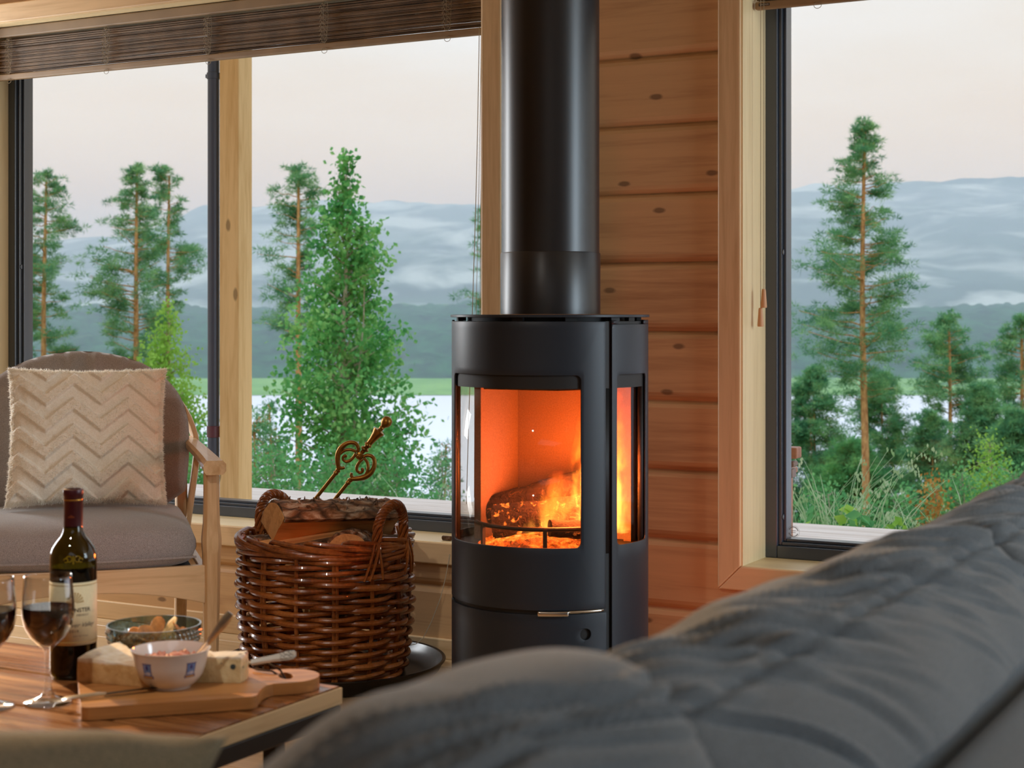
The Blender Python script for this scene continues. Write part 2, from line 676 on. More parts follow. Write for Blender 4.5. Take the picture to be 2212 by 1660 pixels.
def blind(label, x0, x1, zb, ztop, y, loops, tilt=0.0):
    b = thing('woven_blind', label, 'blind', (x0, y, zb))
    L = x1 - x0
    H = ztop - zb
    m = MB()
    m.box(0, L, -0.012, 0.030, H - 0.034, H)
    m.build('headrail', blind_rail, b, bevel=0.004)
    m = MB()
    z = 0.026
    rnd = random.Random(3)
    while z < H - 0.042:
        th = 0.0018 + rnd.random() * 0.0008
        yo = rnd.uniform(-0.004, 0.006)
        pts = [(0.003 + (L - 0.006) * i / 8, yo + rnd.uniform(-0.001, 0.001), z + rnd.uniform(-0.0007, 0.0007)) for i in range(9)]
        m.tube(pts, th, 6)
        m.tube([(px, py + 0.011 + rnd.uniform(-0.002, 0.002), pz + 0.001) for px, py, pz in pts], th, 5)
        z += 0.0036 + (0.003 if rnd.random() < 0.13 else 0)
    m.build('slats', blind_wood, b, smooth=True)
    m = MB()
    m.box(0, L, -0.010, 0.012, 0.0, 0.021)
    m.build('bottom_rail', blind_rail, b, bevel=0.005, seg=3)
    for lx in loops:
        m = MB()
        ps, qs = [], []
        n = 90
        for i in range(n):
            t = i / (n - 1)
            zz = 0.02 + t * (H - 0.06)
            a = t * 2 * PI * 8.5
            ps.append((lx - x0 - 0.006 + 0.008 * math.sin(a), -0.0125 - 0.003 * math.cos(a), zz + 0.006 * math.sin(2 * a)))
            qs.append((lx - x0 + 0.010 + 0.007 * math.sin(a + 2.1), -0.0125 - 0.003 * math.cos(a * 1.1), zz + 0.006 * math.sin(2 * a + 1)))
        m.tube(ps, 0.0007, 5)
        m.tube(qs, 0.0007, 5)
        rg = [(lx - x0 + 0.004 + 0.010 * math.cos(a), -0.011, -0.004 + 0.008 * math.sin(a)) for a in [i * 2 * PI / 20 for i in range(21)]]
        m.tube(rg, 0.0008, 5)
        m.build('cord_ladder', cord_mat, b, smooth=True)
    return b


bl = blind('long brown stick blind gathered up over the wide left window', WL0 + 0.008, WL1 - 0.008, 1.812, 1.994, 4.075,
           (-4.225, -3.78, -3.349, -2.897, -2.458))
for k, (dx, zb_, dxb) in enumerate(((0.0, 0.45, -0.040), (0.004, 0.47, -0.016), (0.010, 0.46, 0.002))):
    m = MB()
    pts = []
    for i in range(14):
        t = i / 13
        pts.append((2.01 + dx + (dxb - dx) * t + 0.003 * math.sin(t * 5 + k), -0.018, 0.02 + t * (zb_ - 1.812 - 0.02)))
    m.tube(pts, 0.0011 if k == 0 else 0.0007, 6)
    m.build('pull_cord', cord_mat, bl, smooth=True)

br = blind('brown stick blind gathered at the top of the right window, with two wooden tassels', WR0 + 0.010, WR1 - 0.008, 1.812, 1.994, 4.100, (-1.345, -0.72, -0.1, 0.6, 1.3, 2.0))
for k, (xx, zt) in enumerate(((0.028, 1.068), (0.019, 1.018))):
    m = MB()
    m.tube([(xx, -0.016, 0.17), (xx + 0.0005, -0.017, -0.3), (xx, -0.016, zt - 1.812)], 0.0008, 6)
    m.build('pull_cord', cord_mat, br, smooth=True)
    m = MB()
    m.lathe([(0, 0.0), (0.0045, 0.0), (0.0055, -0.004), (0.0085, -0.047), (0.0075, -0.050), (0, -0.050)], 20, (xx, -0.016, zt - 1.812))
    m.build('cord_tassel', mat_plain('tassel_wood', srgb(196, 150, 108), 0.5), br, smooth=True)
m = MB()
m.box(0.012, 0.042, -0.0108, -0.0098, 0.008, 0.015)
plate = m.build('maker_plate', mat_plain('maker_plate_dark', srgb(38, 30, 26), 0.5), br)

# thin pale cord that hangs on from the sill down to the tray
m = MB()
cp = [(-2.410, 4.005, 0.31), (-2.424, 4.004, 0.24), (-2.44, 4.002, 0.18), (-2.468, 3.998, 0.11), (-2.487, 3.985, 0.065), (-2.49, 3.95, 0.052), (-2.50, 3.90, 0.052), (-2.53, 3.86, 0.03), (-2.56, 3.83, 0.012)]
m.tube(cp, 0.0011, 6)
tag(m.build('hanging_cord', cord_mat, smooth=True), 'thin pale cord trailing down the log wall into the black tray', 'cord')

# small piece of bark left on the sill
m = MB()
ring = []
for j in range(5):
    t = j / 4
    ring.append([Vector((-0.014 + 0.028 * t, 0.007 * math.cos(a) * (1 + 0.3 * math.sin(3 * a + j)), 0.007 + 0.007 * math.sin(a))) for a in [k * PI / 4 for k in range(8)]])
m.loft(ring)
tag(m.build('wood_chip', mat_plain('bark_chip', srgb(96, 66, 40), 0.9, noise_amt=0.4), loc=(-2.447, 4.05, 0.3402)), 'small brown wood chip lying on the pale window sill', 'wood chip')

# ================================================================== THE STOVE
SX, SY = -1.857, 3.567
SR = 0.2435


def cyl(alpha, z, r=SR):
    """alpha in degrees: 0 = straight out into the room, + towards +x"""
    a = R(alpha)
    return (r * math.sin(a), -r * math.cos(a), z)


def cyl_panel(r, a0, a1, z0, z1, hole=None, hr=0.012, rad=5):
    """curved sheet, optionally with a rounded rectangular hole (ha0, ha1, hz0, hz1)"""
    m = MB()
    k = PI * r / 180.0      # degrees -> arc length
    if not hole:
        n = max(2, int(abs(a1 - a0) / 3))
        m.grid(lambda u, v: cyl(a0 + (a1 - a0) * u, z0 + (z1 - z0) * v, r), n + 1, 2)
        return m
    h0, h1, g0, g1 = hole
    H0, H1 = h0 * k, h1 * k
    inner, outer = [], []
    n = 22
    cs = ((H1 - hr, g1 - hr), (H0 + hr, g1 - hr), (H0 + hr, g0 + hr), (H1 - hr, g0 + hr))   # tr, tl, bl, br
    oc = ((a1 * k, z1), (a0 * k, z1), (a0 * k, z0), (a1 * k, z0))
    for s in range(4):
        c0, c1 = cs[s], cs[(s + 1) % 4]
        base = 45 + 90 * s
        pts = []
        for i in range(5):
            a = R(base + 45 * i / 4)
            pts.append((c0[0] + hr * math.cos(a), c0[1] + hr * math.sin(a)))
        for i in range(5):
            a = R(base + 45 + 45 * i / 4)
            pts.append((c1[0] + hr * math.cos(a), c1[1] + hr * math.sin(a)))
        # resample along the straight part
        full = pts[:5]
        for i in range(1, n):
            t = i / n
            full.append((pts[4][0] + (pts[5][0] - pts[4][0]) * t, pts[4][1] + (pts[5][1] - pts[4][1]) * t))
        full += pts[5:]
        L = [0.0]
        for p, q in zip(full[:-1], full[1:]):
            L.append(L[-1] + math.hypot(p[0] - q[0], p[1] - q[1]))
        o0, o1 = oc[s], oc[(s + 1) % 4]
        for p, l in list(zip(full, L))[:-1]:
            t = l / L[-1]
            inner.append(p)
            outer.append((o0[0] + (o1[0] - o0[0]) * t, o0[1] + (o1[1] - o0[1]) * t))
    rings = []
    for j in range(rad + 1):
        t = j / rad
        rings.append([cyl((a[0] + (b[0] - a[0]) * t) / k, a[1] + (b[1] - a[1]) * t, r) for a, b in zip(inner, outer)])
    m.loft(rings, True, False)
    return m


st = thing('wood_stove', 'round black wood burning stove with curved glass door and lit fire', 'stove', (SX, SY, 0))
# core: lower drum, upper drum, posts beside the door, back
m = MB()
m.lathe([(0, 0.004), (0.225, 0.004), (0.232, 0.012), (0.236, 0.03), (0.236, 0.436), (0.0, 0.436)], 72)
m.build('lower_body', stove_dark, st, smooth=True)
m = MB()
m.lathe([(0, 0.826), (0.2365, 0.826), (0.2365, 0.984), (0.205, 0.984), (0.205, 0.9935), (0, 0.9935)], 72)
m.build('upper_body', stove_dark, st, smooth=True)
for a0, a1 in ((59, 69), (-69, -59), (100, 114), (-114, -100)):
    m = MB()
    m.grid(lambda u, v: cyl(a0 + (a1 - a0) * u, 0.436 + 0.390 * v, 0.2365), 6, 2)
    m.build('chamber_post', stove_dark, st, solid=0.012, smooth=True)
# top plate on small feet
m = MB()
m.lathe([(0, 0.9935), (0.2455, 0.9935), (0.2465, 0.9945), (0.2465, 0.9990), (0.2455, 1.0), (0, 1.0)], 96)
m.build('top_plate', stove_paint, st, smooth=True)
for a in (-75, -52, 8, 40, 70, 86, 130, 180, 230):
    m = MB()
    q = cyl(a, 0, 0.225)
    M = Matrix.Translation((q[0], q[1], 0.9895)) @ Euler((0, 0, R(a))).to_matrix().to_4x4()
    m.box(-0.014, 0.014, -0.006, 0.006, -0.005, 0.005, M)
    m.build('top_spacer', stove_dark, st)
# door with its window
door = cyl_panel(SR, -60, 60.3, 0.3085, 0.984, (-45.7, 45.0, 0.4545, 0.8575), 0.013, 8).build('door', stove_paint, st, smooth=True, solid=0.006, bevel=0.0012)
g = cyl_panel(SR - 0.0085, -47.5, 47, 0.446, 0.866).build('door_glass', stove_glass, door, smooth=True, solid=0.003)
m = MB()
k = 0
for a0, a1, dz in ((21, 37.5, 0.0),):
    m.grid(lambda u, v: cyl(a0 + (a1 - a0) * u, 0.2965 + 0.0115 * v, SR + 0.010), 14, 2)
chrome = mat_plain('brushed_steel', srgb(200, 196, 188), 0.22, 1.0)
m.build('door_handle', chrome, door, solid=0.016, bevel=0.002, smooth=True)
m = MB()
m.grid(lambda u, v: cyl(37.5 + (59 - 37.5) * u, 0.3015 + 0.0055 * v, SR - 0.001), 12, 2)
m.build('handle_arm', chrome, door, solid=0.008, smooth=True)
# lower door with its round air hole
lower = cyl_panel(SR, -60, 60.6, 0.008, 0.2985, (47.6 - 3.2, 47.6 + 3.2, 0.2515 - 0.0136, 0.2515 + 0.0136), 0.0135, 30).build('lower_door', stove_paint, st, smooth=True, solid=0.004, bevel=0.001)
# side panels with narrow windows and a slot at the top
for sgn in (1, -1):
    f = (lambda a: a) if sgn > 0 else (lambda a: -a)
    A = sorted((f(64.5), f(152)))
    Hh = sorted((f(68.4), f(101.0)))
    sp_ = cyl_panel(SR, A[0], A[1], 0.008, 0.977, (Hh[0], Hh[1], 0.4545, 0.8575), 0.011, 12).build('side_panel', stove_paint, st, smooth=True, solid=0.004, bevel=0.001)
    # crenellated upper rim beside the slot
    for a0, a1 in ((64.5, 69), (97, 152)):
        B = sorted((f(a0), f(a1)))
        cyl_panel(SR, B[0], B[1], 0.977, 0.987).build('panel_rim', stove_paint, sp_, smooth=True, solid=0.004)
    B = sorted((f(66.5), f(103)))
    # the side pane itself is flat and set in
    p0, p1 = cyl(f(67), 0, 0.228), cyl(f(103), 0, 0.228)
    m = MB()
    m.grid(lambda u, v: (p0[0] + (p1[0] - p0[0]) * u, p0[1] + (p1[1] - p0[1]) * u, 0.446 + 0.42 * v), 2, 2)
    m.build('side_glass', stove_glass, sp_, solid=0.004)
cyl_panel(0.238, 150, 210, 0.008, 0.98).build('back_panel', stove_dark, st, smooth=True, solid=0.004)
# fireproof lining of the chamber
t = NT('chamber_lining')
v = t.coord()
lining = t.done(t.pbsdf(Base__Color=t.ramp(t.noise(v, 300, 3, 0.7), (0.3, srgb(94, 76, 60)), (0.7, srgb(118, 96, 76))), Roughness=0.9, Normal=t.bump(t.noise(v, 400, 2), 0.3, 0.002)))
m = MB()
m.box(-0.155, 0.155, 0.120, 0.140, 0.437, 0.8265)
m.build('lining_panel', lining, st)
m = MB()
m.loft([[(-0.155, 0.1195, z), (-0.170, -0.048, z), (-0.190, -0.046, z), (-0.178, 0.1195, z)] for z in (0.437, 0.8265)])
m.build('lining_panel', lining, st)
m = MB()
m.loft([[(0.155, 0.1195, z), (0.157, 0.095, z), (0.177, 0.095, z), (0.178, 0.1195, z)] for z in (0.437, 0.8265)])
m.build('lining_panel', lining, st)
m = MB()
m.poly_prism([(-0.150, 0.119), (0.150, 0.119), (0.158, -0.03), (0.10, -0.155), (-0.10, -0.155), (-0.164, -0.03)], 0.819, 0.8265)
m.build('baffle_plate', lining, st)
# log guard: a bar on two feet
m = MB()
pa = [cyl(a, 0.490, 0.183) for a in range(-52, 53, 4)]
m.tube(pa, 0.0055, 8, True)
for a in (-33, 24):
    q = cyl(a, 0, 0.186)
    M = Matrix.Translation((q[0], q[1], 0.464)) @ Euler((0, 0, R(a))).to_matrix().to_4x4()
    m.box(-0.005, 0.005, -0.004, 0.004, -0.027, 0.027, M)
m.build('log_guard', stove_dark, st, smooth=True)

# flue pipe
fl = thing('flue_pipe', 'tall matt black flue pipe rising from the top of the stove', 'flue pipe', (SX + 0.0015, SY, 1.0))
m = MB()
m.lathe([(0.118, 0.152), (0.1215, 0.153), (0.1215, 1.499), (0.118, 1.499)], 72)
m.build('upper_pipe', flue_paint, fl, smooth=True)
m = MB()
m.lathe([(0.118, 0.001), (0.1240, 0.001), (0.1240, 0.1505), (0.1225, 0.153), (0.118, 0.153)], 72)
m.build('lower_sleeve', flue_paint, fl, smooth=True)

# ------------------------------------------------------------------ the fire
def mat_char(name, glow):
    t = NT(name)
    v = t.coord((1, 1, 1))
    f = t.noise(v, 60, 5, 0.65, 0.5)
    col = t.ramp(f, (0.35, srgb(16, 12, 10)), (0.65, srgb(52, 38, 30)))
    e = t.ramp(t.noise(v, 34, 4, 0.7, 1.0), (0.57, (0, 0, 0, 1)), (0.66, (1.0, 0.18, 0.02, 1)), (0.76, (1.0, 0.45, 0.08, 1)))
    b = t.pbsdf(Base__Color=col, Roughness=0.95, Emission__Color=e, Normal=t.bump(f, 0.9, 0.01))
    b.inputs['Emission Strength'].default_value = glow
    return t.done(b)


char_mat = mat_char('charred_wood', 0.5)
char_hot = mat_char('glowing_wood', 2.2)


def rough_log(n_ring, poly, amp, seed, L):
    """split log along local x with irregular skin; poly: outline (y, z)"""
    m = MB()
    rings = []
    np_ = len(poly)
    for j in range(n_ring + 1):
        x = -L / 2 + L * j / n_ring
        rg = []
        for i, (y, z) in enumerate(poly):
            nv = noise.noise_vector(Vector((x * 14 + seed, y * 30, z * 30)))
            n2 = noise.noise(Vector((x * 45 + seed, y * 60, z * 60)))
            rg.append(Vector((x + (nv.x * amp * 0.5 if j in (0, n_ring) else 0), y + nv.y * amp + n2 * amp * 0.4, z + nv.z * amp + n2 * amp * 0.4)))
        rings.append(rg)
    m.loft(rings)
    return m


def ring_poly(rx, rz, n=20, a0=0, a1=360):
    return [(rx * math.cos(R(a0 + (a1 - a0) * i / n)), rz * math.sin(R(a0 + (a1 - a0) * i / n))) for i in range(n)]


def wedge_poly(r, half=42, n=14):
    """quarter-split log: apex at the origin, bark arc on +z"""
    p = []
    for i in range(6):
        t = i / 6
        a = R(90 + half)
        p.append((r * t * math.cos(a), r * t * math.sin(a)))
    for i in range(n + 1):
        a = R(90 + half - 2 * half * i / n)
        p.append((r * math.cos(a), r * math.sin(a)))
    for i in range(6):
        t = 1 - (i + 1) / 6
        if t > 0.01:
            a = R(90 - half)
            p.append((r * t * math.cos(a), r * t * math.sin(a)))
    return [(y, z - r * 0.6) for y, z in p]


def fire_log(label, loc, rot, L, poly, mat, seed):
    o = rough_log(22, poly, 0.006, seed, L).build('burning_log', mat, smooth=True, loc=loc, rot=rot, angle=50)
    return tag(o, label, 'log', 'burning logs in the stove')


fire_log('big charred log leaning up from lower left to upper right inside the stove', (SX - 0.03, SY + 0.035, 0.545), (R(20), R(-19), R(10)), 0.31, ring_poly(0.036, 0.040), char_mat, 3)
fire_log('glowing split log lying under the big charred log in the fire', (SX + 0.0, SY - 0.045, 0.503), (R(60), R(-9), R(14)), 0.24, wedge_poly(0.066, 40), char_hot, 9)
fire_log('short dark log end lying at the right side of the fire', (SX + 0.105, SY - 0.085, 0.482), (R(10), R(4), R(42)), 0.115, ring_poly(0.024, 0.022), char_mat, 15)
fire_log('upright charred billet standing against the chamber wall behind the flames', (SX + 0.05, SY + 0.075, 0.545), (R(40), R(-30), R(20)), 0.13, wedge_poly(0.05, 38), char_hot, 21)

# bed of embers: a heap nobody could count
t = NT('embers_glow')
v = t.coord()
f = t.noise(v, 55, 5, 0.7, 0.4)
f2 = t.noise(v, 9, 2)
e = t.ramp(t.math('ADD', t.math('MULTIPLY', f, 0.7), t.math('MULTIPLY', f2, 0.5)), (0.50, (0.01, 0.002, 0.0, 1)), (0.60, (0.8, 0.08, 0.005, 1)), (0.74, (1.0, 0.32, 0.03, 1)), (0.86, (1.0, 0.62, 0.18, 1)))
b = t.pbsdf(Base__Color=srgb(60, 46, 40), Roughness=0.95, Emission__Color=e, Normal=t.bump(f, 1.0, 0.01))
b.inputs['Emission Strength'].default_value = 1.3
ember_mat = t.done(b)
m = MB()


def bed(u, v):
    a = 2 * PI * u
    r = 0.006 + 0.162 * v
    x, y = r * math.cos(a) * 0.97, r * math.sin(a) * 0.88 - 0.038
    h = 0.018 * (1 - v ** 3) + 0.009 * noise.noise(Vector((x * 60, y * 60, 2))) + 0.006 * noise.noise(Vector((x * 150, y * 150, 5)))
    return (SX + x, SY + y, 0.4365 + max(0.0, h) * (1 if v < 0.99 else 0))


m.grid(bed, 110, 36, True)
tag(m.build('ember_bed', ember_mat, smooth=True, angle=180), 'bed of glowing orange embers on the stove floor', 'embers', kind='stuff')

# flames: glowing gas, denser in the middle of the tongues
def flame_material(name, height, rad0, taper, bx, by, gain, seed, scale):
    t = NT(name)
    tcx = t.n('TexCoord')
    sp = t.n('SeparateXYZ')
    t.t.links.new(tcx.outputs['Object'], sp.inputs[0])
    z = sp.outputs['Z']
    mpn = t.t.nodes.new('ShaderNodeMapping')
    mpn.inputs['Scale'].default_value = (1, 1, 0.42)
    mpn.inputs['Location'].default_value = (seed, seed * 0.7, 0)
    t.t.links.new(tcx.outputs['Object'], mpn.inputs[0])
    nz = t.n('TexNoise', Scale=scale, Detail=3, Roughness=0.55, Distortion=0.9)
    t.t.links.new(mpn.outputs[0], nz.inputs['Vector'])
    nz2 = t.n('TexNoise', Scale=scale * 2.8, Detail=2, Roughness=0.5, Distortion=0.6)
    t.t.links.new(mpn.outputs[0], nz2.inputs['Vector'])
    zn = t.math('DIVIDE', z, height)
    dx = t.math('SUBTRACT', sp.outputs['X'], t.math('MULTIPLY', zn, bx))
    dy = t.math('SUBTRACT', sp.outputs['Y'], t.math('MULTIPLY', zn, by))
    d = t.math('SQRT', t.math('ADD', t.math('MULTIPLY', dx, dx), t.math('MULTIPLY', dy, dy)))
    rad = t.math('ADD', rad0, t.math('MULTIPLY', zn, -taper))
    inside = t.math('SUBTRACT', 1.0, t.math('DIVIDE', d, rad))
    nn = t.math('ADD', t.math('MULTIPLY', t.math('SUBTRACT', nz.outputs['Fac'], 0.5), 3.1), t.math('MULTIPLY', t.math('SUBTRACT', nz2.outputs['Fac'], 0.5), 1.2))
    dens = t.math('ADD', inside, nn)
    dens = t.math('SUBTRACT', dens, t.math('MULTIPLY', zn, 0.15))
    dens = t.math('MULTIPLY', dens, 1.5, True)
    dens = t.math('POWER', dens, 1.6)
    inn = t.math('MULTIPLY', t.math('ADD', inside, 0.15), 3.0, True)
    dens = t.math('MULTIPLY', dens, inn)
    col = t.ramp(zn, (0.0, (1.0, 0.44, 0.07, 1)), (0.35, (1.0, 0.30, 0.025, 1)), (0.75, (1.0, 0.16, 0.012, 1)), (1.0, (0.9, 0.09, 0.008, 1)))
    st_ = t.ramp(zn, (0.0, (1, 1, 1, 1)), (0.5, (0.62, 0.62, 0.62, 1)), (0.92, (0.36, 0.36, 0.36, 1)), (1.0, (0.0, 0.0, 0.0, 1)))
    em = t.n('Emission', Color=col, Strength=t.math('MULTIPLY', t.math('MULTIPLY', dens, st_), gain))
    return t.done(None, em.outputs[0])


FI = thing('fire', 'yellow and orange flames burning on the logs inside the stove', 'fire', (SX, SY, 0.47))
for fi, (ox, oy, hgt, r0, tp, bx, by, gain, sc_) in enumerate(((0.112, 0.010, 0.345, 0.094, 0.040, 0.022, 0.030, 105.0, 16.0), (0.030, -0.062, 0.150, 0.070, 0.040, 0.020, 0.010, 46.0, 24.0))):
    m = MB()
    rings = []
    for j in range(13):
        zn = j / 12
        r = (r0 - tp * zn) * 1.02
        rings.append([(bx * zn + r * math.cos(2 * PI * k / 24), by * zn + r * math.sin(2 * PI * k / 24), hgt * zn) for k in range(24)])
    m.loft(rings)
    m.build('flame', flame_material('flame_gas_%d' % fi, hgt, r0, tp, bx, by, gain, fi * 3.1, sc_), FI, loc=(ox, oy, 0.0))

# ================================================================== ARMCHAIR
ash = lambda ax: mat_wood('light_ash_wood_' + ax.lower(), srgb(222, 186, 142), srgb(192, 148, 102), ax, 1.6, 0.38, 0.0, 3, 0.05, coat=0.15)
ashX, ashY, ashZ = ash('X'), ash('Y'), ash('Z')
chair_fabric = mat_fabric('mauve_grey_chair_fabric', srgb(126, 118, 115), srgb(168, 160, 156), 700)
AC = thing('armchair', 'pale wood armchair with grey padded seat and round back in the corner', 'armchair', (-3.168, 3.319, 0), R(45))


def seat_fn(u, v):
    """closed cushion: u around, v across the width"""
    a = 2 * PI * u
    s = -1 + 2 * v
    k = (1 - abs(s) ** 7) ** (1 / 3.0)
    cy_ = superpow(math.cos(a), 0.42)
    cz_ = superpow(math.sin(a), 0.55)
    x = 0.279 * s
    y = -0.035 + 0.278 * cy_ * (0.93 + 0.07 * k)
    if cy_ < 0:
        y -= 0.03 * (1 - s * s) * max(0, -cy_)
    z = 0.399 + 0.068 * cz_ * (0.25 + 0.75 * k)
    z += 0.008 * max(0, cz_) * (1 - s * s) * (1 - cy_ * cy_)
    z += 0.002 * noise.noise(Vector((x * 9, y * 9, z * 9)))
    return (x, y, z)


m = MB()
vs = m.grid(seat_fn, 64, 48, True)
bmesh.ops.contextual_create if False else None
m.bm.faces.new([r[0] for r in vs])
m.bm.faces.new([r[-1] for r in reversed(vs)])
seat = m.build('seat_cushion', chair_fabric, AC, smooth=True, angle=180)
m = MB()
pp = []
for i in range(60):
    s = -1 + 2 * i / 59
    pp.append((0.279 * s * 0.99, -0.035 - 0.29 - 0.03 * (1 - s * s), 0.372))
m.tube(pp, 0.003, 6)
m.build('piping', chair_fabric, seat, smooth=True)


# back cushion: tall arch, leaning back, gathered along its top edge
def arch_w(t):
    """half-width of the arched back at height fraction t"""
    if t < 0.45:
        return 0.285 + 0.022 * math.sin(t / 0.45 * PI / 2)
    q = (t - 0.45) / 0.55
    return 0.307 * max(0.0, 1 - q ** 2.5) ** 0.5


LEAN = R(14)
BH = 0.472


def back_pt(x, d, h):
    """x across, d depth (towards the front negative), h along the leaning back"""
    y = 0.195 + h * math.sin(LEAN) + d * math.cos(LEAN)
    z = 0.435 + h * math.cos(LEAN) - d * math.sin(LEAN)
    return (x, y, z)


def back_fn(front):
    def f(u, v):
        # polar map of the arch: v from centre to rim, u around
        a = 2 * PI * u
        h0 = 0.42
        # rim point in direction a from (0, h0*BH)
        dx, dh = math.cos(a), math.sin(a)
        lo, hi = 0.0, 0.6
        for _ in range(24):
            mid = (lo + hi) / 2
            x, h = dx * mid, h0 * BH + dh * mid
            t = h / BH
            ok = 0 <= t <= 1 and abs(x) <= arch_w(t) * (min(1, 0.75 + 2.2 * t) if t < 0.12 else 1)
            lo, hi = (mid, hi) if ok else (lo, mid)
        r = lo * v
        x, h = dx * r, h0 * BH + dh * r
        puff = (1 - v ** 3.2) ** 0.55 if v < 1 else 0
        th = 0.062 * puff
        # gathers near the top rim
        top = max(0.0, dh) ** 0.7
        ga = 0.006 * math.exp(-((v - 0.93) / 0.10) ** 2) * top * (math.sin(a * 26) * 0.6 + math.sin(a * 43 + 1) * 0.5 + math.sin(a * 17 + 2) * 0.5)
        ga += 0.0035 * math.exp(-((v - 0.80) / 0.14) ** 2) * top * math.sin(a * 21 + 0.7)
        d = (-th + ga if front else th * 0.55) + 0.0
        return back_pt(x, d, h)
    return f


m = MB()
m.grid(back_fn(True), 150, 26, True)
m.grid(back_fn(False), 150, 12, True)
bmesh.ops.remove_doubles(m.bm, verts=m.bm.verts[:], dist=0.0008)
m.build('back_cushion', chair_fabric, AC, smooth=True, angle=180)

# bentwood hoop behind the cushion
m = MB()
pts = []
for i in range(49):
    t = -1 + 2 * i / 48
    a = R(90 + 118 * t)
    x = -0.333 * math.cos(R(90) - (a - R(90))) if False else 0.333 * math.sin(R(118) * t) * (1.0 if abs(t) < 0.76 else 1.0)
    h = 0.165 + 0.300 * math.cos(R(118) * t)
    if abs(t) > 0.76:
        h -= (abs(t) - 0.76) * 0.55
        x = math.copysign(0.333 * (1 - (abs(t) - 0.76) * 0.55), t)
    pts.append(back_pt(x, 0.050, h))
rings = []
for i, p in enumerate(pts):
    p = Vector(p)
    tg = (Vector(pts[min(i + 1, 48)]) - Vector(pts[max(i - 1, 0)])).normalized()
    dn = Vector((0, math.cos(LEAN), -math.sin(LEAN)))
    on = tg.cross(dn).normalized()
    hw, hd = 0.009, 0.026
    rings.append([p + on * hw * cx + dn * hd * cd for cx, cd in ((-1, -0.8), (-0.7, -1), (0.7, -1), (1, -0.8), (1, 0.8), (0.7, 1), (-0.7, 1), (-1, 0.8))])
m.loft(rings)
hoop = m.build('back_hoop', ashZ, AC, smooth=True)
# spindles behind the cushion
for x in (-0.18, -0.06, 0.06, 0.18):
    m = MB()
    h1 = 0.165 + 0.30 * math.sqrt(max(0, 1 - (x / 0.333) ** 2)) - 0.01
    m.tube([back_pt(x, 0.052, -0.14), back_pt(x, 0.052, 0.15), back_pt(x, 0.052, h1)], [0.008, 0.010, 0.007], 10)
    m.build('spindle', ashZ, AC, smooth=True)

for s in (1, -1):
    # front leg with turned bulge at the seat, carrying the arm
    m = MB()
    rings = []
    for z, hw, hd, oy in ((0.0, 0.016, 0.018, 0.012), (0.10, 0.018, 0.020, 0.008), (0.30, 0.0215, 0.024, 0.0), (0.375, 0.0225, 0.025, 0.0), (0.392, 0.0245, 0.028, -0.001),
                          (0.412, 0.025, 0.029, -0.001), (0.43, 0.0235, 0.027, 0.0), (0.455, 0.021, 0.023, 0.0), (0.52, 0.0195, 0.021, 0.002), (0.592, 0.0195, 0.020, 0.003)):
        cx = s * 0.318
        rings.append([(cx + hw * a, -0.292 + oy + hd * b, z) for a, b in ((-1, -0.6), (-0.6, -1), (0.6, -1), (1, -0.6), (1, 0.6), (0.6, 1), (-0.6, 1), (-1, 0.6))])
    m.loft(rings)
    m.build('front_leg', ashZ, AC, smooth=True)
    # arm
    m = MB()
    rings = []
    for i in range(15):
        t = i / 14
        y = -0.345 + 0.655 * t
        x = s * (0.322 + 0.012 * math.sin(t * PI) - 0.012 * t)
        z = 0.603 + 0.022 * t ** 1.5 - 0.006 * math.sin(t * PI)
        hw = 0.029 - 0.009 * t
        hh = 0.0145 + 0.004 * (1 - t) ** 3
        rings.append([(x + hw * a, y, z + hh * b) for a, b in ((-1, -0.5), (-0.75, -1), (0.75, -1), (1, -0.5), (1, 0.5), (0.7, 1), (-0.7, 1), (-1, 0.5))])
    m.loft(rings)
    m.build('armrest', ashY, AC, smooth=True)
    # rear leg, raked back
    m = MB()
    rings = []
    for t in [i / 6 for i in range(7)]:
        z = 0.60 * t
        y = 0.315 - 0.075 * min(1, t * 1.6) + 0.11 * max(0, t - 0.55)
        rings.append([(s * 0.285 + 0.017 * a, y + 0.021 * b, z) for a, b in ((-1, -0.7), (-0.7, -1), (0.7, -1), (1, -0.7), (1, 0.7), (0.7, 1), (-0.7, 1), (-1, 0.7))])
    m.loft(rings)
    m.build('rear_leg', ashZ, AC, smooth=True)
    m = MB()
    m.box(s * 0.300 - 0.011, s * 0.300 + 0.011, -0.28, 0.26, 0.265, 0.335)
    m.build('side_rail', ashY, AC, bevel=0.004)
# front rail with an arched lower edge
m = MB()
rings = []
for i in range(25):
    s = -1 + 2 * i / 24
    zb = 0.287 - 0.040 * abs(s) ** 2.2
    y = -0.300 - 0.016 * (1 - s * s)
    rings.append([(0.300 * s, y - 0.011, zb), (0.300 * s, y + 0.011, zb), (0.300 * s, y + 0.011, 0.347), (0.300 * s, y - 0.011, 0.347)])
m.loft(rings)
m.build('front_rail', ashX, AC, bevel=0.003)
m = MB()
m.box(-0.285, 0.285, 0.235, 0.257, 0.27, 0.335)
m.build('rear_rail', ashX, AC, bevel=0.004)
m = MB()
m.box(-0.27, 0.27, -0.27, 0.236, 0.322, 0.337)
m.build('seat_base', mat_plain('seat_base_black', srgb(26, 22, 20), 0.9), AC)

# ------------------------------------------------------------------ fluffy cushion on the armchair
def mat_fur(name, c1, c2):
    t = NT(name)
    v = t.coord()
    f = t.noise(v, 260, 3, 0.7)
    b = t.pbsdf(Base__Color=t.ramp(f, (0.3, c1), (0.7, c2)), Roughness=0.95, Normal=t.bump(f, 0.25, 0.002))
    b.inputs['Sheen Weight'].default_value = 0.6
    b.inputs['Specular IOR Level'].default_value = 0.1
    return t.done(b)


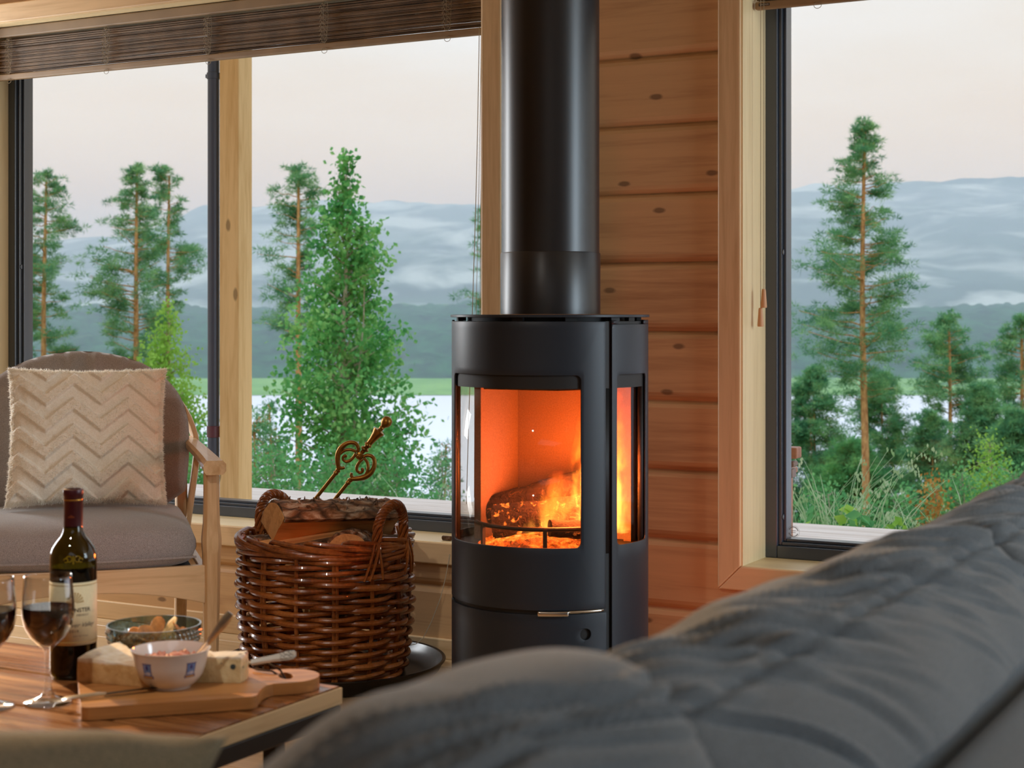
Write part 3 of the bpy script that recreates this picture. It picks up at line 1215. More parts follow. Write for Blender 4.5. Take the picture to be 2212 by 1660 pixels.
fur_mat = mat_fur('ivory_plush', srgb(228, 216, 196), srgb(246, 238, 224))
PW = 0.214


def chevron(x, z):
    """1 on the raised zigzag bands, 0 between them"""
    per = 0.145
    tri = abs(((x / per + 10.25) % 1.0) - 0.5) * 2        # 0..1
    ph = (z - tri * 0.060 + 5.0) / 0.0735
    q = ph % 1.0
    e = 0.08
    up = min(1, max(0, q / e)) * min(1, max(0, (0.56 - q) / e))
    return up


def pillow_fn(front):
    def f(u, v):
        x, z = -1 + 2 * u, -1 + 2 * v
        ax, az = abs(x), abs(z)
        th = max(0.0, (1 - ax ** 2.6)) ** 0.55 * max(0.0, (1 - az ** 2.6)) ** 0.55 * 0.068
        pin = 0.055
        X = PW * x * (1 - pin * (1 - az ** 2) * ax ** 2)
        Z = PW * 0.905 * z * (1 - pin * (1 - ax ** 2) * az ** 2)
        d = th
        if front:
            d += 0.0115 * chevron(X, Z) * min(1, th * 40)
            d += 0.002 * noise.noise(Vector((X * 60, Z * 60, 1)))
        ed = 0.003 * noise.noise(Vector((X * 90, Z * 90, 4)))
        X += ed * ax ** 6
        Z += ed * az ** 6
        return (X, -d if front else d * 0.6, Z)
    return f


PIL = thing('chevron_cushion', 'fluffy ivory cushion with raised zigzag bands propped on the armchair', 'cushion', (0, 0, 0))
ca, sa = math.cos(R(45)), math.sin(R(45))
lx, ly = 0.012, 0.020
PIL.location = (-3.168 + ca * lx - sa * ly, 3.319 + sa * lx + ca * ly, 0.664)
PIL.rotation_euler = (R(-15), R(0.5), R(43))
m = MB()
m.grid(pillow_fn(True), 190, 170)
m.grid(pillow_fn(False), 60, 50)
cover = m.build('cushion_cover', fur_mat, PIL, smooth=True, angle=180)
# plush pile: short tufts on the raised bands and along the seam
rng = np.random.default_rng(5)
P0, DV = [], []
ff = pillow_fn(True)
nt_ = 0
while nt_ < 15000:
    u, v = rng.random(), rng.random()
    p = ff(u, v)
    edge = max(abs(2 * u - 1), abs(2 * v - 1)) > 0.93
    if not edge and (chevron(p[0], p[2]) < 0.5 or rng.random() < 0.80):
        continue
    P0.append(p)
    sx, sz = 2 * u - 1, 2 * v - 1
    DV.append((sx * 0.8 * (abs(sx) ** 3), -1.0 + 0.8 * max(abs(sx), abs(sz)) ** 6, sz * 0.8 * (abs(sz) ** 3) - 0.35))
    nt_ += 1
P0 = np.array(P0)
DV = np.array(DV) + rng.normal(0, 0.45, (nt_, 3))
DV /= np.linalg.norm(DV, axis=1, keepdims=True)
ln = rng.uniform(0.004, 0.009, (nt_, 1))
sd = np.cross(DV, rng.normal(0, 1, (nt_, 3)))
sd /= np.linalg.norm(sd, axis=1, keepdims=True)
V = np.stack([P0 - sd * 0.0006, P0 + sd * 0.0006, P0 + DV * ln], axis=1)
t = NT('ivory_plush_pile')
dd = t.n('BsdfDiffuse', Color=srgb(250, 244, 232))
tt = t.n('BsdfTranslucent', Color=srgb(250, 244, 232))
mixn = t.n('MixShader')
mixn.inputs[0].default_value = 0.5
t.t.links.new(dd.outputs[0], mixn.inputs[1])
t.t.links.new(tt.outputs[0], mixn.inputs[2])
pile_mat = t.done(mixn)
pile = tri_mesh('plush_pile', V, pile_mat, PIL)
pile['kind'] = 'stuff'

# ================================================================== BASKET, TRAY, FIREWOOD
BX, BY = -2.625, 3.692
black_enamel = mat_plain('black_enamel', srgb(14, 15, 17), 0.28)
m = MB()
m.lathe([(0, 0.004), (0.255, 0.004), (0.272, 0.008), (0.292, 0.030), (0.302, 0.046), (0.309, 0.048), (0.312, 0.045), (0.310, 0.041), (0.304, 0.036), (0.296, 0.020), (0.280, 0.002), (0.262, 0.0), (0, 0.0)], 96)
tag(m.build('drip_tray', black_enamel, smooth=True, loc=(-2.603, 3.70, 0.0)), 'large round black tray on the floor under the log basket', 'tray')


def mat_wicker(name):
    t = NT(name)
    v = t.coord()
    f = t.noise(v, 7, 3)
    f2 = t.noise(v, 120, 3, 0.6)
    g = t.math('ADD', t.math('MULTIPLY', f, 0.7), t.math('MULTIPLY', f2, 0.35))
    col = t.ramp(g, (0.38, srgb(104, 54, 22)), (0.55, srgb(156, 90, 40)), (0.72, srgb(190, 124, 66)))
    b = t.pbsdf(Base__Color=col, Roughness=0.32, Normal=t.bump(f2, 0.25, 0.002))
    b.inputs['Coat Weight'].default_value = 0.25
    return t.done(b)


wick = mat_wicker('brown_wicker')
BK = thing('log_basket', 'round brown wicker log basket with two rope handles standing in the black tray', 'basket', (BX, BY, 0.0055))
NS = 7


def bask_r(z):
    return 0.213 + 0.017 * min(1, z / 0.20) + 0.004 * math.sin(z * 9)


STAKE0 = 0.13


def stake_pt(i, z, off=0.0):
    a = 2 * PI * (i + STAKE0) / (2 * NS)
    r = bask_r(z) + off
    return (r * math.cos(a), r * math.sin(a), z)


m = MB()
for i in range(2 * NS):
    for dz in ((-0.012, 0.012) if i % 2 == 0 else (0.0,)):
        a = 2 * PI * (i + STAKE0) / (2 * NS) + dz * 1.6
        pts = []
        for j in range(9):
            z = 0.004 + 0.368 * j / 8
            r = bask_r(z)
            pts.append((r * math.cos(a), r * math.sin(a), z))
        m.tube(pts, 0.0062 if i % 2 else 0.0052, 7)
m.build('stakes', wick, BK, smooth=True)
m = MB()
rnd = random.Random(11)
rows = 23
for rI in range(rows):
    z0 = 0.013 + 0.0148 * rI
    n = 168
    ph = (rI % 2) * PI
    zz = [0.0022 * math.sin(3 * 2 * PI * i / n + rI * 1.7) + 0.0014 * math.sin(7 * 2 * PI * i / n + rI * 2.9) for i in range(n)]
    r1 = rnd.uniform(0.0066, 0.0080)
    pts = []
    for i in range(n):
        a = 2 * PI * i / n
        w_ = math.cos(NS * a + ph - STAKE0 * PI)
        r = bask_r(z0) + 0.0105 * superpow(w_, 0.75)
        pts.append((r * math.cos(a), r * math.sin(a), z0 + zz[i]))
    rad = [r1 * (1 + 0.12 * math.sin(5 * 2 * PI * i / n + rI * 1.3) + 0.10 * noise.noise(Vector((i * 0.2, rI * 3.1, 0)))) for i in range(n)]
    m.closed_tube(pts, rad, 8)
m.build('weave', wick, BK, smooth=True)
m = MB()
m.lathe([(0, 0.006), (0.205, 0.006), (0.205, 0.012), (0, 0.012)], 40)
m.build('basket_bottom', wick, BK)
# braided rim: each stake is bent over and laid past the next ones
m = MB()
for i in range(2 * NS):
    base = i
    for layer in range(2):
        pts, rad = [], []
        for j in range(22):
            t = j / 21
            a = 2 * PI * (base + STAKE0 + t * 2.5 + layer * 0.4) / (2 * NS)
            if t < 0.10:
                z = 0.345 + 0.045 * (t / 0.10)
                r = bask_r(0.36) - 0.004
            else:
                q = (t - 0.10) / 0.9
                z = 0.392 - 0.030 * q ** 1.2 - layer * 0.011
                r = bask_r(0.36) + 0.004 + 0.013 * math.sin(q * PI) - 0.005 * q
            pts.append((r * math.cos(a), r * math.sin(a), z))
            rad.append(0.0068 * (1 - 0.15 * t))
        m.tube(pts, rad, 8)
for k in range(2):
    pts = []
    for i in range(120):
        a = 2 * PI * i / 120
        r = bask_r(0.35) + 0.010 + 0.004 * math.sin(6 * a + k * 2)
        pts.append((r * math.cos(a), r * math.sin(a), 0.352 + 0.009 * k + 0.005 * math.sin(3 * a + k)))
    m.closed_tube(pts, 0.0062, 8)
m.build('rim', wick, BK, smooth=True)

# rope handles: strands wound round an arched core, tails lashed through the weave
view = math.atan2(-BY, -BX)               # direction from the basket to the camera
for hi, (ang, hh, half) in enumerate(((view + R(49), 0.098, 0.058), (view + R(218), 0.092, 0.058))):
    m = MB()
    core = []
    n = 150
    up_r = bask_r(0.36) + 0.004

    def arch(t):
        """t 0..1 from one foot to the other"""
        aa = PI * t
        la = half * math.cos(aa)
        z = 0.345 + 0.040 + hh * math.sin(aa) ** 0.85
        if t < 0.12:
            z -= (0.12 - t) / 0.12 * 0.055
        if t > 0.88:
            z -= (t - 0.88) / 0.12 * 0.055
        th_ = ang + la / up_r
        rr = up_r + 0.003 + 0.006 * math.sin(aa)
        return Vector((rr * math.cos(th_), rr * math.sin(th_), z))

    core = [arch(i / (n - 1)) for i in range(n)]
    m.tube(core, 0.0065, 8)
    for s_ in range(5):
        pts = []
        for i, p in enumerate(core):
            t = i / (n - 1)
            tg = (core[min(i + 1, n - 1)] - core[max(i - 1, 0)]).normalized()
            o = Vector((math.cos(ang), math.sin(ang), 0))
            b2 = tg.cross(o).normalized()
            o = b2.cross(tg)
            f_ = 2 * PI * (s_ / 5.0 + t * 5.2)
            rr = 0.0098
            pts.append(p + (o * math.cos(f_) + b2 * math.sin(f_)) * rr)
        m.tube(pts, 0.0046, 6)
    for sg in (-1, 1):
        for q in range(3):
            pts = []
            for i in range(10):
                t = i / 9
                th_ = ang + sg * (half + 0.004 + (q - 1) * 0.008 + 0.030 * t * (1 if q != 1 else -0.6)) / up_r
                rr = up_r + 0.013 + 0.006 * math.sin(t * PI)
                pts.append((rr * math.cos(th_), rr * math.sin(th_), 0.385 - 0.098 * t))
            m.tube(pts, 0.0036, 6)
    for q in range(4):
        pts = []
        for i in range(18):
            t = i / 17
            th_ = ang + (-1 + 2 * t) * (half + 0.02) / up_r
            rr = up_r + 0.013
            pts.append((rr * math.cos(th_), rr * math.sin(th_), 0.300 - 0.014 * math.sin(t * PI) + 0.004 * q * (1 - 2 * abs(t - 0.5))))
        m.tube(pts, 0.0026, 6)
    m.build('handle', wick, BK, smooth=True)

# firewood
def mat_bark(name, c1, c2, c3):
    t = NT(name)
    v = t.coord((0.45, 1, 1))
    f = t.noise(v, 34, 6, 0.68, 0.8)
    vo = t.n('TexVoronoi', Scale=26.0, _feature='DISTANCE_TO_EDGE')
    t.t.links.new(v, vo.inputs['Vector'])
    crack = t.ramp(vo.outputs['Distance'], (0.0, (0.25, 0.25, 0.25, 1)), (0.16, (1, 1, 1, 1)))
    col = t.mix(1.0, t.ramp(f, (0.34, c1), (0.5, c2), (0.66, c3)), crack, 'MULTIPLY')
    h = t.math('ADD', f, t.math('MULTIPLY', vo.outputs['Distance'], 0.9))
    return t.done(t.pbsdf(Base__Color=col, Roughness=0.92, Normal=t.bump(h, 1.0, 0.012)))


bark_mat = mat_bark('pine_bark', srgb(92, 64, 46), srgb(150, 110, 78), srgb(206, 190, 172))
split_mat = mat_wood('split_wood', srgb(222, 172, 112), srgb(176, 118, 62), 'X', 1.6, 0.7, 0.0, 3, 0.05, bump=0.6)


def firewood(label, loc, rot, L, r, half, seed, amp=0.006, knot=False, flakes=0):
    """wedge of split wood (mesh) with its bark as a part"""
    poly = wedge_poly(r, half, 16)
    m = rough_log(34, poly, amp * 0.5, seed, L)
    o = m.build('firewood_log', split_mat, smooth=True, loc=loc, rot=rot, angle=35)
    tag(o, label, 'log', 'logs in the wicker basket')
    b = MB()
    nu, nv = 70, 30

    def fn(side):
        def f(u, v):
            x = (-0.5 + u) * (L - 0.004)
            a = R(90 + half + 4 - 2 * (half + 4) * v)
            rr = r * 0.985 + (0.008 if side else -0.006)
            dn = noise.noise(Vector((x * 26 + seed, a * 5, 0))) * 0.006 + noise.noise(Vector((x * 70 + seed, a * 16, 3))) * 0.0035
            if side:
                rr += dn
                if knot:
                    # a healed branch stub bulging out of the side
                    q = ((x - 0.045) / 0.085) ** 2 + ((a - R(50)) / 0.30) ** 2
                    rr += 0.026 * math.exp(-q * 1.6)
            return (x, rr * math.cos(a), rr * math.sin(a) - r * 0.6)
        return f
    b.grid(fn(True), nu, nv)
    b.grid(fn(False), nu, nv)
    # close the rim of the bark sheet
    b.bm.verts.ensure_lookup_table()
    vv = b.bm.verts[:]
    A = vv[:nu * nv]
    B = vv[nu * nv:]
    for i in range(nu - 1):
        for j in (0, nv - 1):
            b.bm.faces.new((A[i * nv + j], A[(i + 1) * nv + j], B[(i + 1) * nv + j], B[i * nv + j]))
    for j in range(nv - 1):
        for i in (0, nu - 1):
            b.bm.faces.new((A[i * nv + j], A[i * nv + j + 1], B[i * nv + j + 1], B[i * nv + j]))
    rnd = random.Random(seed)
    for _ in range(flakes):
        u, v = rnd.uniform(0.1, 0.95), rnd.uniform(0.15, 0.75)
        p = Vector(fn(True)(u, v))
        n_ = Vector((rnd.uniform(-0.5, 0.5), p.y, p.z + r * 0.6)).normalized()
        t1 = n_.orthogonal().normalized()
        t1.rotate(Matrix.Rotation(rnd.uniform(0, 6.28), 3, n_))
        t2 = n_.cross(t1)
        s1, s2, hgt = rnd.uniform(0.005, 0.014), rnd.uniform(0.003, 0.007), rnd.uniform(0.000, 0.005)
        c = p + n_ * hgt
        q = [c + t1 * s1, c + t2 * s2 + n_ * 0.003, c - t1 * s1 * 0.8 + n_ * 0.006, c - t2 * s2]
        q2 = [x - n_ * 0.002 for x in q]
        b.loft([q2, q])
    b.build('bark', bark_mat, o, smooth=True, angle=50)
    return o


# the long barked log on top runs from the back left of the rim to the front right
firewood('largest log with rough bark lying on top across the wicker basket', (-2.612, 3.70, 0.437), (R(-8), R(2.5), R(58)), 0.345, 0.104, 56, 4, 0.006, True, 70)
firewood('split log with bare end grain showing in the basket under the big barked log', (-2.537, 3.70, 0.378), (R(0), R(5), R(118)), 0.25, 0.060, 58, 12)
firewood('small split log sunk in the middle of the wicker basket', (-2.645, 3.60, 0.362), (R(150), R(-8), R(48)), 0.26, 0.066, 42, 22)
firewood('log lying at the left of the wicker basket below the rim', (-2.73, 3.66, 0.345), (R(30), R(4), R(80)), 0.28, 0.07, 45, 32)
firewood('log tucked at the rear right of the wicker basket below the rim', (-2.545, 3.765, 0.345), (R(-40), R(0), R(20)), 0.26, 0.07, 45, 42)
for k, (x, y, rz) in enumerate(((-2.70, 3.74, 100), (-2.60, 3.70, 95), (-2.53, 3.68, 85))):
    firewood('log deep inside the wicker basket, %s of the lower layer' % ('left', 'middle', 'right')[k], (x, y, 0.235), (R(20 * k), 0, R(rz)), 0.27, 0.08, 50, 52 + k)

# brass fire tongs standing among the logs
brass = mat_plain('aged_brass', srgb(150, 108, 48), 0.34, 0.9, noise_amt=0.3, nscale=40)
# tongs frame: local x to the picture right along the wall, z up the handle
TG = thing('fire_tongs', 'antique brass fire tongs with scroll joints standing among the basket logs', 'fire tongs', (-2.600, 3.824, 0.599))
view_rot = Matrix.Rotation(R(28.84), 4, 'Z')
TG.rotation_euler = (view_rot @ Matrix.Rotation(R(38.5), 4, 'Y')).to_euler()
S = 4.6 / 3500.0
m = MB()
m.lathe([(0, 0.104 + 0.035), (0.006, 0.1385), (0.0135, 0.133), (0.0160, 0.124), (0.0145, 0.115), (0.0085, 0.108), (0.0062, 0.104), (0.0075, 0.101), (0.0062, 0.098), (0.0066, 0.094),
         (0.0175, 0.090), (0.0178, 0.086), (0.0135, 0.076), (0.0100, 0.060), (0.0085, 0.044), (0.0108, 0.041), (0.0112, 0.037), (0.0070, 0.033), (0.0066, 0.030), (0.0118, 0.026), (0.0122, 0.022), (0.0066, 0.018), (0.0060, 0.010), (0, 0.008)], 28)
m.build('tongs_grip', brass, TG, smooth=True)
m = MB()
m.lathe([(0, 0.012), (0.004, 0.0115), (0.0055, 0.0085), (0.0100, 0.0070), (0.0118, 0.003), (0.0118, -0.005), (0, -0.006)], 32, M=Euler((R(90), 0, 0)).to_matrix().to_4x4())
m.build('pivot_boss', brass, TG, smooth=True)
for s, shift in ((-1, 0.0), (1, 0.0)):
    m = MB()
    # outer C-scroll, inner loop with a curled tip, small hook at the foot
    outer = [(0.010, 0.004), (0.017, 0.015), (0.030, 0.020), (0.043, 0.014), (0.052, 0.000), (0.055, -0.018), (0.050, -0.036), (0.040, -0.050), (0.030, -0.060), (0.022, -0.067)]
    inner = [(0.013, 0.002), (0.022, 0.001), (0.033, -0.004), (0.043, -0.016), (0.047, -0.032)]
    loop = [(0.013, -0.002), (0.011, -0.014), (0.013, -0.028), (0.020, -0.037), (0.029, -0.038), (0.034, -0.032), (0.031, -0.025), (0.027, -0.028)]
    hook = [(0.031, -0.060), (0.024, -0.062), (0.016, -0.058), (0.013, -0.052)]
    for pts, rr in ((outer, [0.0035, 0.004, 0.0042, 0.0045, 0.005, 0.0058, 0.0062, 0.0056, 0.005, 0.0042]), (inner, [0.003, 0.0032, 0.0034, 0.0034, 0.003]), (loop, [0.003, 0.0034, 0.0036, 0.0034, 0.003, 0.0032, 0.0036, 0.002]), (hook, [0.0045, 0.004, 0.0035, 0.003])):
        # smooth the polyline
        P = [Vector((s * x, 0.0, z)) for x, z in pts]
        Q, RR = [], []
        for i in range(len(P) - 1):
            p0, p1, p2, p3 = P[max(i - 1, 0)], P[i], P[i + 1], P[min(i + 2, len(P) - 1)]
            for k in range(5):
                t = k / 5
                Q.append(0.5 * ((2 * p1) + (-p0 + p2) * t + (2 * p0 - 5 * p1 + 4 * p2 - p3) * t * t + (-p0 + 3 * p1 - 3 * p2 + p3) * t ** 3))
                RR.append(rr[i] + (rr[i + 1] - rr[i]) * t)
        Q.append(P[-1])
        RR.append(rr[-1])
        m.tube(Q, [1.35 * r_ for r_ in RR], 10)
    lx0 = s * 0.022
    m.lathe([(0.0, -0.064), (0.0045, -0.064), (0.0045, -0.067), (0.0078, -0.069), (0.0078, -0.073), (0.0060, -0.075), (0.0074, -0.079), (0.0074, -0.083), (0.0054, -0.085), (0.0054, -0.30), (0.0, -0.30)], 18, (lx0, 0, 0))
    m.build('tongs_arm', brass, TG, smooth=True)

# ================================================================== COFFEE TABLE
TZ = 0.42
TX1, TY1 = -1.4545, 2.088
t = NT('rustic_table_wood')
v = t.coord((0.05, 1, 1))
g1 = t.noise(v, 26, 6, 0.65, 0.8)
g2 = t.noise(v, 120, 3, 0.6)
blot = t.noise(t.coord((0.5, 1, 1)), 9, 3)
vo = t.n('TexVoronoi', Scale=3.2)
t.t.links.new(t.coord((0.5, 1, 1)), vo.inputs['Vector'])
g = t.math('ADD', t.math('MULTIPLY', g1, 0.6), t.math('MULTIPLY', g2, 0.3))
col = t.ramp(g, (0.32, srgb(74, 42, 22)), (0.45, srgb(150, 98, 54)), (0.60, srgb(198, 144, 90)))
col = t.mix(t.ramp(blot, (0.40, (0, 0, 0, 1)), (0.70, (0.5, 0.5, 0.5, 1))), col, srgb(128, 78, 42))
kn = t.ramp(vo.outputs['Distance'], (0.03, (0.8, 0.8, 0.8, 1)), (0.11, (0, 0, 0, 1)))
col = t.mix(kn, col, srgb(62, 34, 18))
rr = t.ramp(t.noise(v, 40, 4), (0.35, (0.20, 0.20, 0.20, 1)), (0.7, (0.42, 0.42, 0.42, 1)))
table_wood = t.done(t.pbsdf(Base__Color=col, Roughness=rr, Normal=t.bump(t.math('ADD', g, t.math('MULTIPLY', blot, 0.6)), 0.4, 0.004)))
end_wood = mat_wood('bleached_table_edge', srgb(214, 190, 150), srgb(170, 136, 94), 'Y', 1.0, 0.6, 0.4, 5, 0.08)
tblack = mat_plain('table_black_steel', srgb(30, 32, 36), 0.4, 0.3)
TB = thing('coffee_table', 'rustic coffee table with worn plank top on a black steel frame', 'table', (TX1 - 0.70, TY1 - 0.50, 0))
y = -0.50
rnd = random.Random(2)
widths = [0.165, 0.17, 0.165, 0.17, 0.16, 0.17]
for k, wd in enumerate(reversed(widths)):
    m = MB()
    ys = y
    x0, x1 = -0.70, 0.70 - rnd.uniform(0, 0.002)
    n = 46
    rings = []
    for i in range(n + 1):
        x = x0 + (x1 - x0) * i / n
        w1 = 0.0015 * noise.noise(Vector((x * 7, k * 3.3, 0)))
        w2 = 0.0015 * noise.noise(Vector((x * 7, k * 3.3, 8)))
        tz = 0.0009 * noise.noise(Vector((x * 5, k * 2.1, 4)))
        ya, yb_ = ys + 0.0012 + w1, ys + wd - 0.0012 + w2
        rings.append([(x, ya, TZ - 0.027), (x, yb_, TZ - 0.027), (x, yb_, TZ - 0.003), (x, yb_ - 0.004, TZ + tz * 0.3), (x, ya + 0.004, TZ + tz * 0.3), (x, ya, TZ - 0.003)])
    m.loft(rings)
    o = m.build('plank', table_wood, TB, smooth=True, angle=30)
    y += wd
m = MB()
m.loft([[(0.7002, -0.498, z) for z in (TZ - 0.027, TZ - 0.002)] + [(0.7035, -0.498, z) for z in (TZ - 0.0025, TZ - 0.027)],
        [(0.7002, 0.498, z) for z in (TZ - 0.027, TZ - 0.002)] + [(0.7035, 0.498, z) for z in (TZ - 0.0025, TZ - 0.027)]])
m.build('end_edge', end_wood, TB)
m = MB()
for a in (0.694, -0.694 + 0.025):
    m.box(a - 0.0125, a + 0.0125, -0.49, 0.49, TZ - 0.0535, TZ - 0.0275)
for a in (0.482, -0.482):
    m.box(-0.68, 0.68, a - 0.0125, a + 0.0125, TZ - 0.0535, TZ - 0.0275)
m.build('steel_frame', tblack, TB, bevel=0.0015)
for sx in (-0.66, 0.60):
    for sy in (-0.46, 0.46):
        m = MB()
        m.box(sx - 0.0125, sx + 0.0125, sy - 0.0125, sy + 0.0125, 0.0, TZ - 0.0535)
        m.build('table_leg', tblack, TB, bevel=0.0015)

# ------------------------------------------------------------------ wine bottle
bglass = mat_pane('bottle_green_glass', (0.30, 0.25, 0.045, 1), 1.3, 0.0, 0.10)
wine_mat = mat_plain('red_wine', srgb(34, 2, 9), 0.08)
wine_dark = mat_plain('wine_seen_through_bottle', srgb(14, 8, 6), 0.15)
WB = thing('wine_bottle', 'open bottle of red wine with cream label and dark red capsule', 'wine bottle', (-1.868, 1.935, TZ + 0.0012))
BR = 0.0367
m = MB()
prof = [(0, 0.0), (0.031, 0.0), (0.0355, 0.004), (BR, 0.010), (BR, 0.186), (0.0358, 0.196), (0.0325, 0.206), (0.026, 0.216), (0.0195, 0.224), (0.0160, 0.232), (0.0146, 0.242), (0.0142, 0.262), (0.0140, 0.2975), (0.0115, 0.2978)]
m.lathe(prof, 64)
m.build('bottle_glass', bglass, WB, smooth=True)
m = MB()
m.lathe([(0, 0.003), (0.030, 0.003), (0.0352, 0.012), (0.0352, 0.176), (0.0, 0.176)], 48)
m.build('wine', wine_dark, WB, smooth=True)
m = MB()
m.lathe([(0.0148, 0.238), (0.0150, 0.288), (0.0158, 0.289), (0.0160, 0.297), (0.0152, 0.2992), (0.0125, 0.3), (0.0118, 0.2985)], 48)
m.build('capsule', mat_plain('capsule_maroon_foil', srgb(62, 16, 26), 0.35, 0.2), WB, smooth=True)
m = MB()
m.lathe([(0.0151, 0.2815), (0.0153, 0.2825), (0.0151, 0.2835)], 48)
m.build('capsule_band', mat_plain('capsule_gold', srgb(190, 140, 60), 0.35, 0.8), WB, smooth=True)
gold_emb = mat_plain('embossed_glass_relief', srgb(150, 128, 24), 0.15)
facing = -75.0      # the label faces the room, a little turned from the camera


def on_bottle(s, z, r):
    """s: arc length along the bottle, from the middle of the label"""
    a = R(facing) + s / BR
    return (r * math.cos(a), r * math.sin(a), z)


lab_paper = mat_plain('label_cream_paper', srgb(226, 216, 180), 0.6, noise_amt=0.04, nscale=200)
m = MB()
m.grid(lambda u, v: on_bottle((-0.045 + 0.122 * u), 0.055 + 0.099 * v, BR + 0.0003), 60, 2)
label = m.build('label', lab_paper, WB, smooth=True, solid=0.0002)
gold_ink = mat_plain('label_gold_ink', srgb(190, 160, 96), 0.5)
dark_ink = mat_plain('label_black_ink', srgb(44, 38, 34), 0.6)
for z in (0.0595, 0.1490):
    m = MB()
    m.grid(lambda u, v: on_bottle((-0.044 + 0.120 * u), z + 0.0012 * v, BR + 0.0006), 60, 2)
    m.build('label_border', gold_ink, label)


def text_mesh(body, size, shear=0.0, bold=0.0, spacing=1.0, font_w=1.0):
    cu = bpy.data.curves.new('lettering', 'FONT')
    cu.body = body
    cu.size = size
    cu.shear = shear
    cu.offset = bold
    cu.space_character = spacing
    cu.align_x = 'CENTER'
    cu.resolution_u = 3
    ob = bpy.data.objects.new('lettering', cu)
    C.objects.link(ob)
    dg = bpy.context.evaluated_depsgraph_get()
    me = bpy.data.meshes.new_from_object(ob.evaluated_get(dg))
    bpy.data.objects.remove(ob)
    bpy.data.curves.remove(cu)
    return me


def wrap_text(body, size, s0, z0, mat, parent, name, shear=0.0, bold=0.0, spacing=1.0):
    me = text_mesh(body, size, shear, bold, spacing)
    bm = bmesh.new()
    bm.from_mesh(me)
    bmesh.ops.triangulate(bm, faces=bm.faces[:])
    bmesh.ops.subdivide_edges(bm, edges=[e for e in bm.edges if e.calc_length() > size * 0.4], cuts=2)
    for v in bm.verts:
        v.co = Vector(on_bottle(s0 + v.co.x, z0 + v.co.y, BR + 0.0007))
    bm.to_mesh(me)
    bm.free()
    me.materials.clear()
    me.materials.append(mat)
    o = bpy.data.objects.new(name, me)
    C.objects.link(o)
    o.parent = parent
    return o


grey_ink = mat_plain('label_grey_ink', srgb(110, 100, 88), 0.6)
wrap_text('ENSTER', 0.0090, 0.0310, 0.1080, dark_ink, label, 'lettering', bold=0.0001)
wrap_text('NBOSCH', 0.0048, 0.0330, 0.1015, grey_ink, label, 'lettering')
wrap_text('River Valley', 0.0098, 0.0300, 0.0840, grey_ink, label, 'lettering', shear=0.45)
wrap_text('2019', 0.0058, 0.0195, 0.0755, dark_ink, label, 'lettering', spacing=1.3)
wrap_text('AND BOTTLED', 0.0034, 0.0300, 0.0685, grey_ink, label, 'lettering', spacing=1.1)
m = MB()
# little gold crest of fan-shaped strokes
for k in range(9):
    a = R(10 + 20 * k)
    for q in range(5):
        r0, r1 = 0.002 + 0.0024 * q, 0.0036 + 0.0024 * q
        p = []
        for rr_, da in ((r0, -0.11), (r1, -0.09), (r1, 0.09), (r0, 0.11)):
            p.append(m.bm.verts.new(on_bottle(0.0215 + rr_ * math.cos(a + da), 0.122 + rr_ * 1.3 * math.sin(a + da), BR + 0.0007)))
        m.bm.faces.new(p)
m.build('label_crest', gold_ink, label)
# relief on the shoulder
m = MB()
for k in range(2):
    s = 1 if k else -1
    for rad_, s0, zc in ((0.0045, 0.0065, 0.192), (0.0032, 0.0115, 0.190)):
        pts = [on_bottle(0.0186 + s * (s0 + rad_ * math.cos(a)), zc + rad_ * math.sin(a), 0.0372) for a in [i * 1.7 * PI / 18 for i in range(19)]]
        m.tube(pts, 0.0006, 5)
m.tube([on_bottle(0.0186, z, 0.0372 if z < 0.192 else 0.0358) for z in (0.184, 0.188, 0.192, 0.197)], 0.0009, 5)
m.build('shoulder_relief', gold_emb, WB, smooth=True)
m = MB()
for k in range(7):
    a = R(facing) + 0.28 + (k - 3) * 0.10
    h = 0.0035 - abs(k - 3) * 0.0009
    m.tube([(0.0151 * math.cos(a), 0.0151 * math.sin(a), 0.2545), (0.0151 * math.cos(a), 0.0151 * math.sin(a), 0.2555 + h)], 0.0006, 5)
m.build('capsule_crest', mat_plain('capsule_crest_gold', srgb(150, 78, 44), 0.4, 0.5), WB)

# ------------------------------------------------------------------ wine glasses
wg_mat = mat_pane('wine_glass_crystal', (0.95, 0.96, 0.96, 1), 2.0, 0.0, 0.65)


def wine_glass(label, x, y):
    g = thing('wine_glass', label, 'wine glass', (x, y, TZ + 0.0012))
    m = MB()
    outer = [(0, 0.0), (0.0345, 0.0), (0.0352, 0.0012), (0.0330, 0.0028), (0.022, 0.0060), (0.0110, 0.0100), (0.0062, 0.0170), (0.0046, 0.030), (0.0042, 0.055), (0.0046, 0.074), (0.0075, 0.081), (0.0145, 0.0865), (0.0260, 0.0985),
             (0.0345, 0.1140), (0.0382, 0.1310), (0.0386, 0.1430), (0.0374, 0.1600), (0.0348, 0.1860), (0.0346, 0.1905)]
    inner = [(0.0336, 0.1905), (0.0340, 0.1858), (0.0366, 0.1600), (0.0378, 0.1430), (0.0374, 0.1310), (0.0337, 0.1143), (0.0253, 0.0993), (0.0140, 0.0880), (0.006, 0.0845), (0, 0.084)]
    m.lathe(outer + inner, 56)
    m.build('glass_body', wg_mat, g, smooth=True, angle=180)
    m = MB()
    m.lathe([(0, 0.0848), (0.006, 0.0855), (0.0135, 0.0888), (0.0248, 0.1000), (0.0332, 0.1148), (0.0369, 0.1312), (0.03725, 0.1420), (0.0369, 0.1436), (0, 0.1432)], 56)
    m.build('wine', wine_mat, g, smooth=True, angle=60)
    return g


wine_glass('glass of red wine standing on the table in front of the wine bottle', -1.772, 1.783)
wine_glass('second glass of red wine, cut off by the left edge of the picture', -1.828, 1.722)

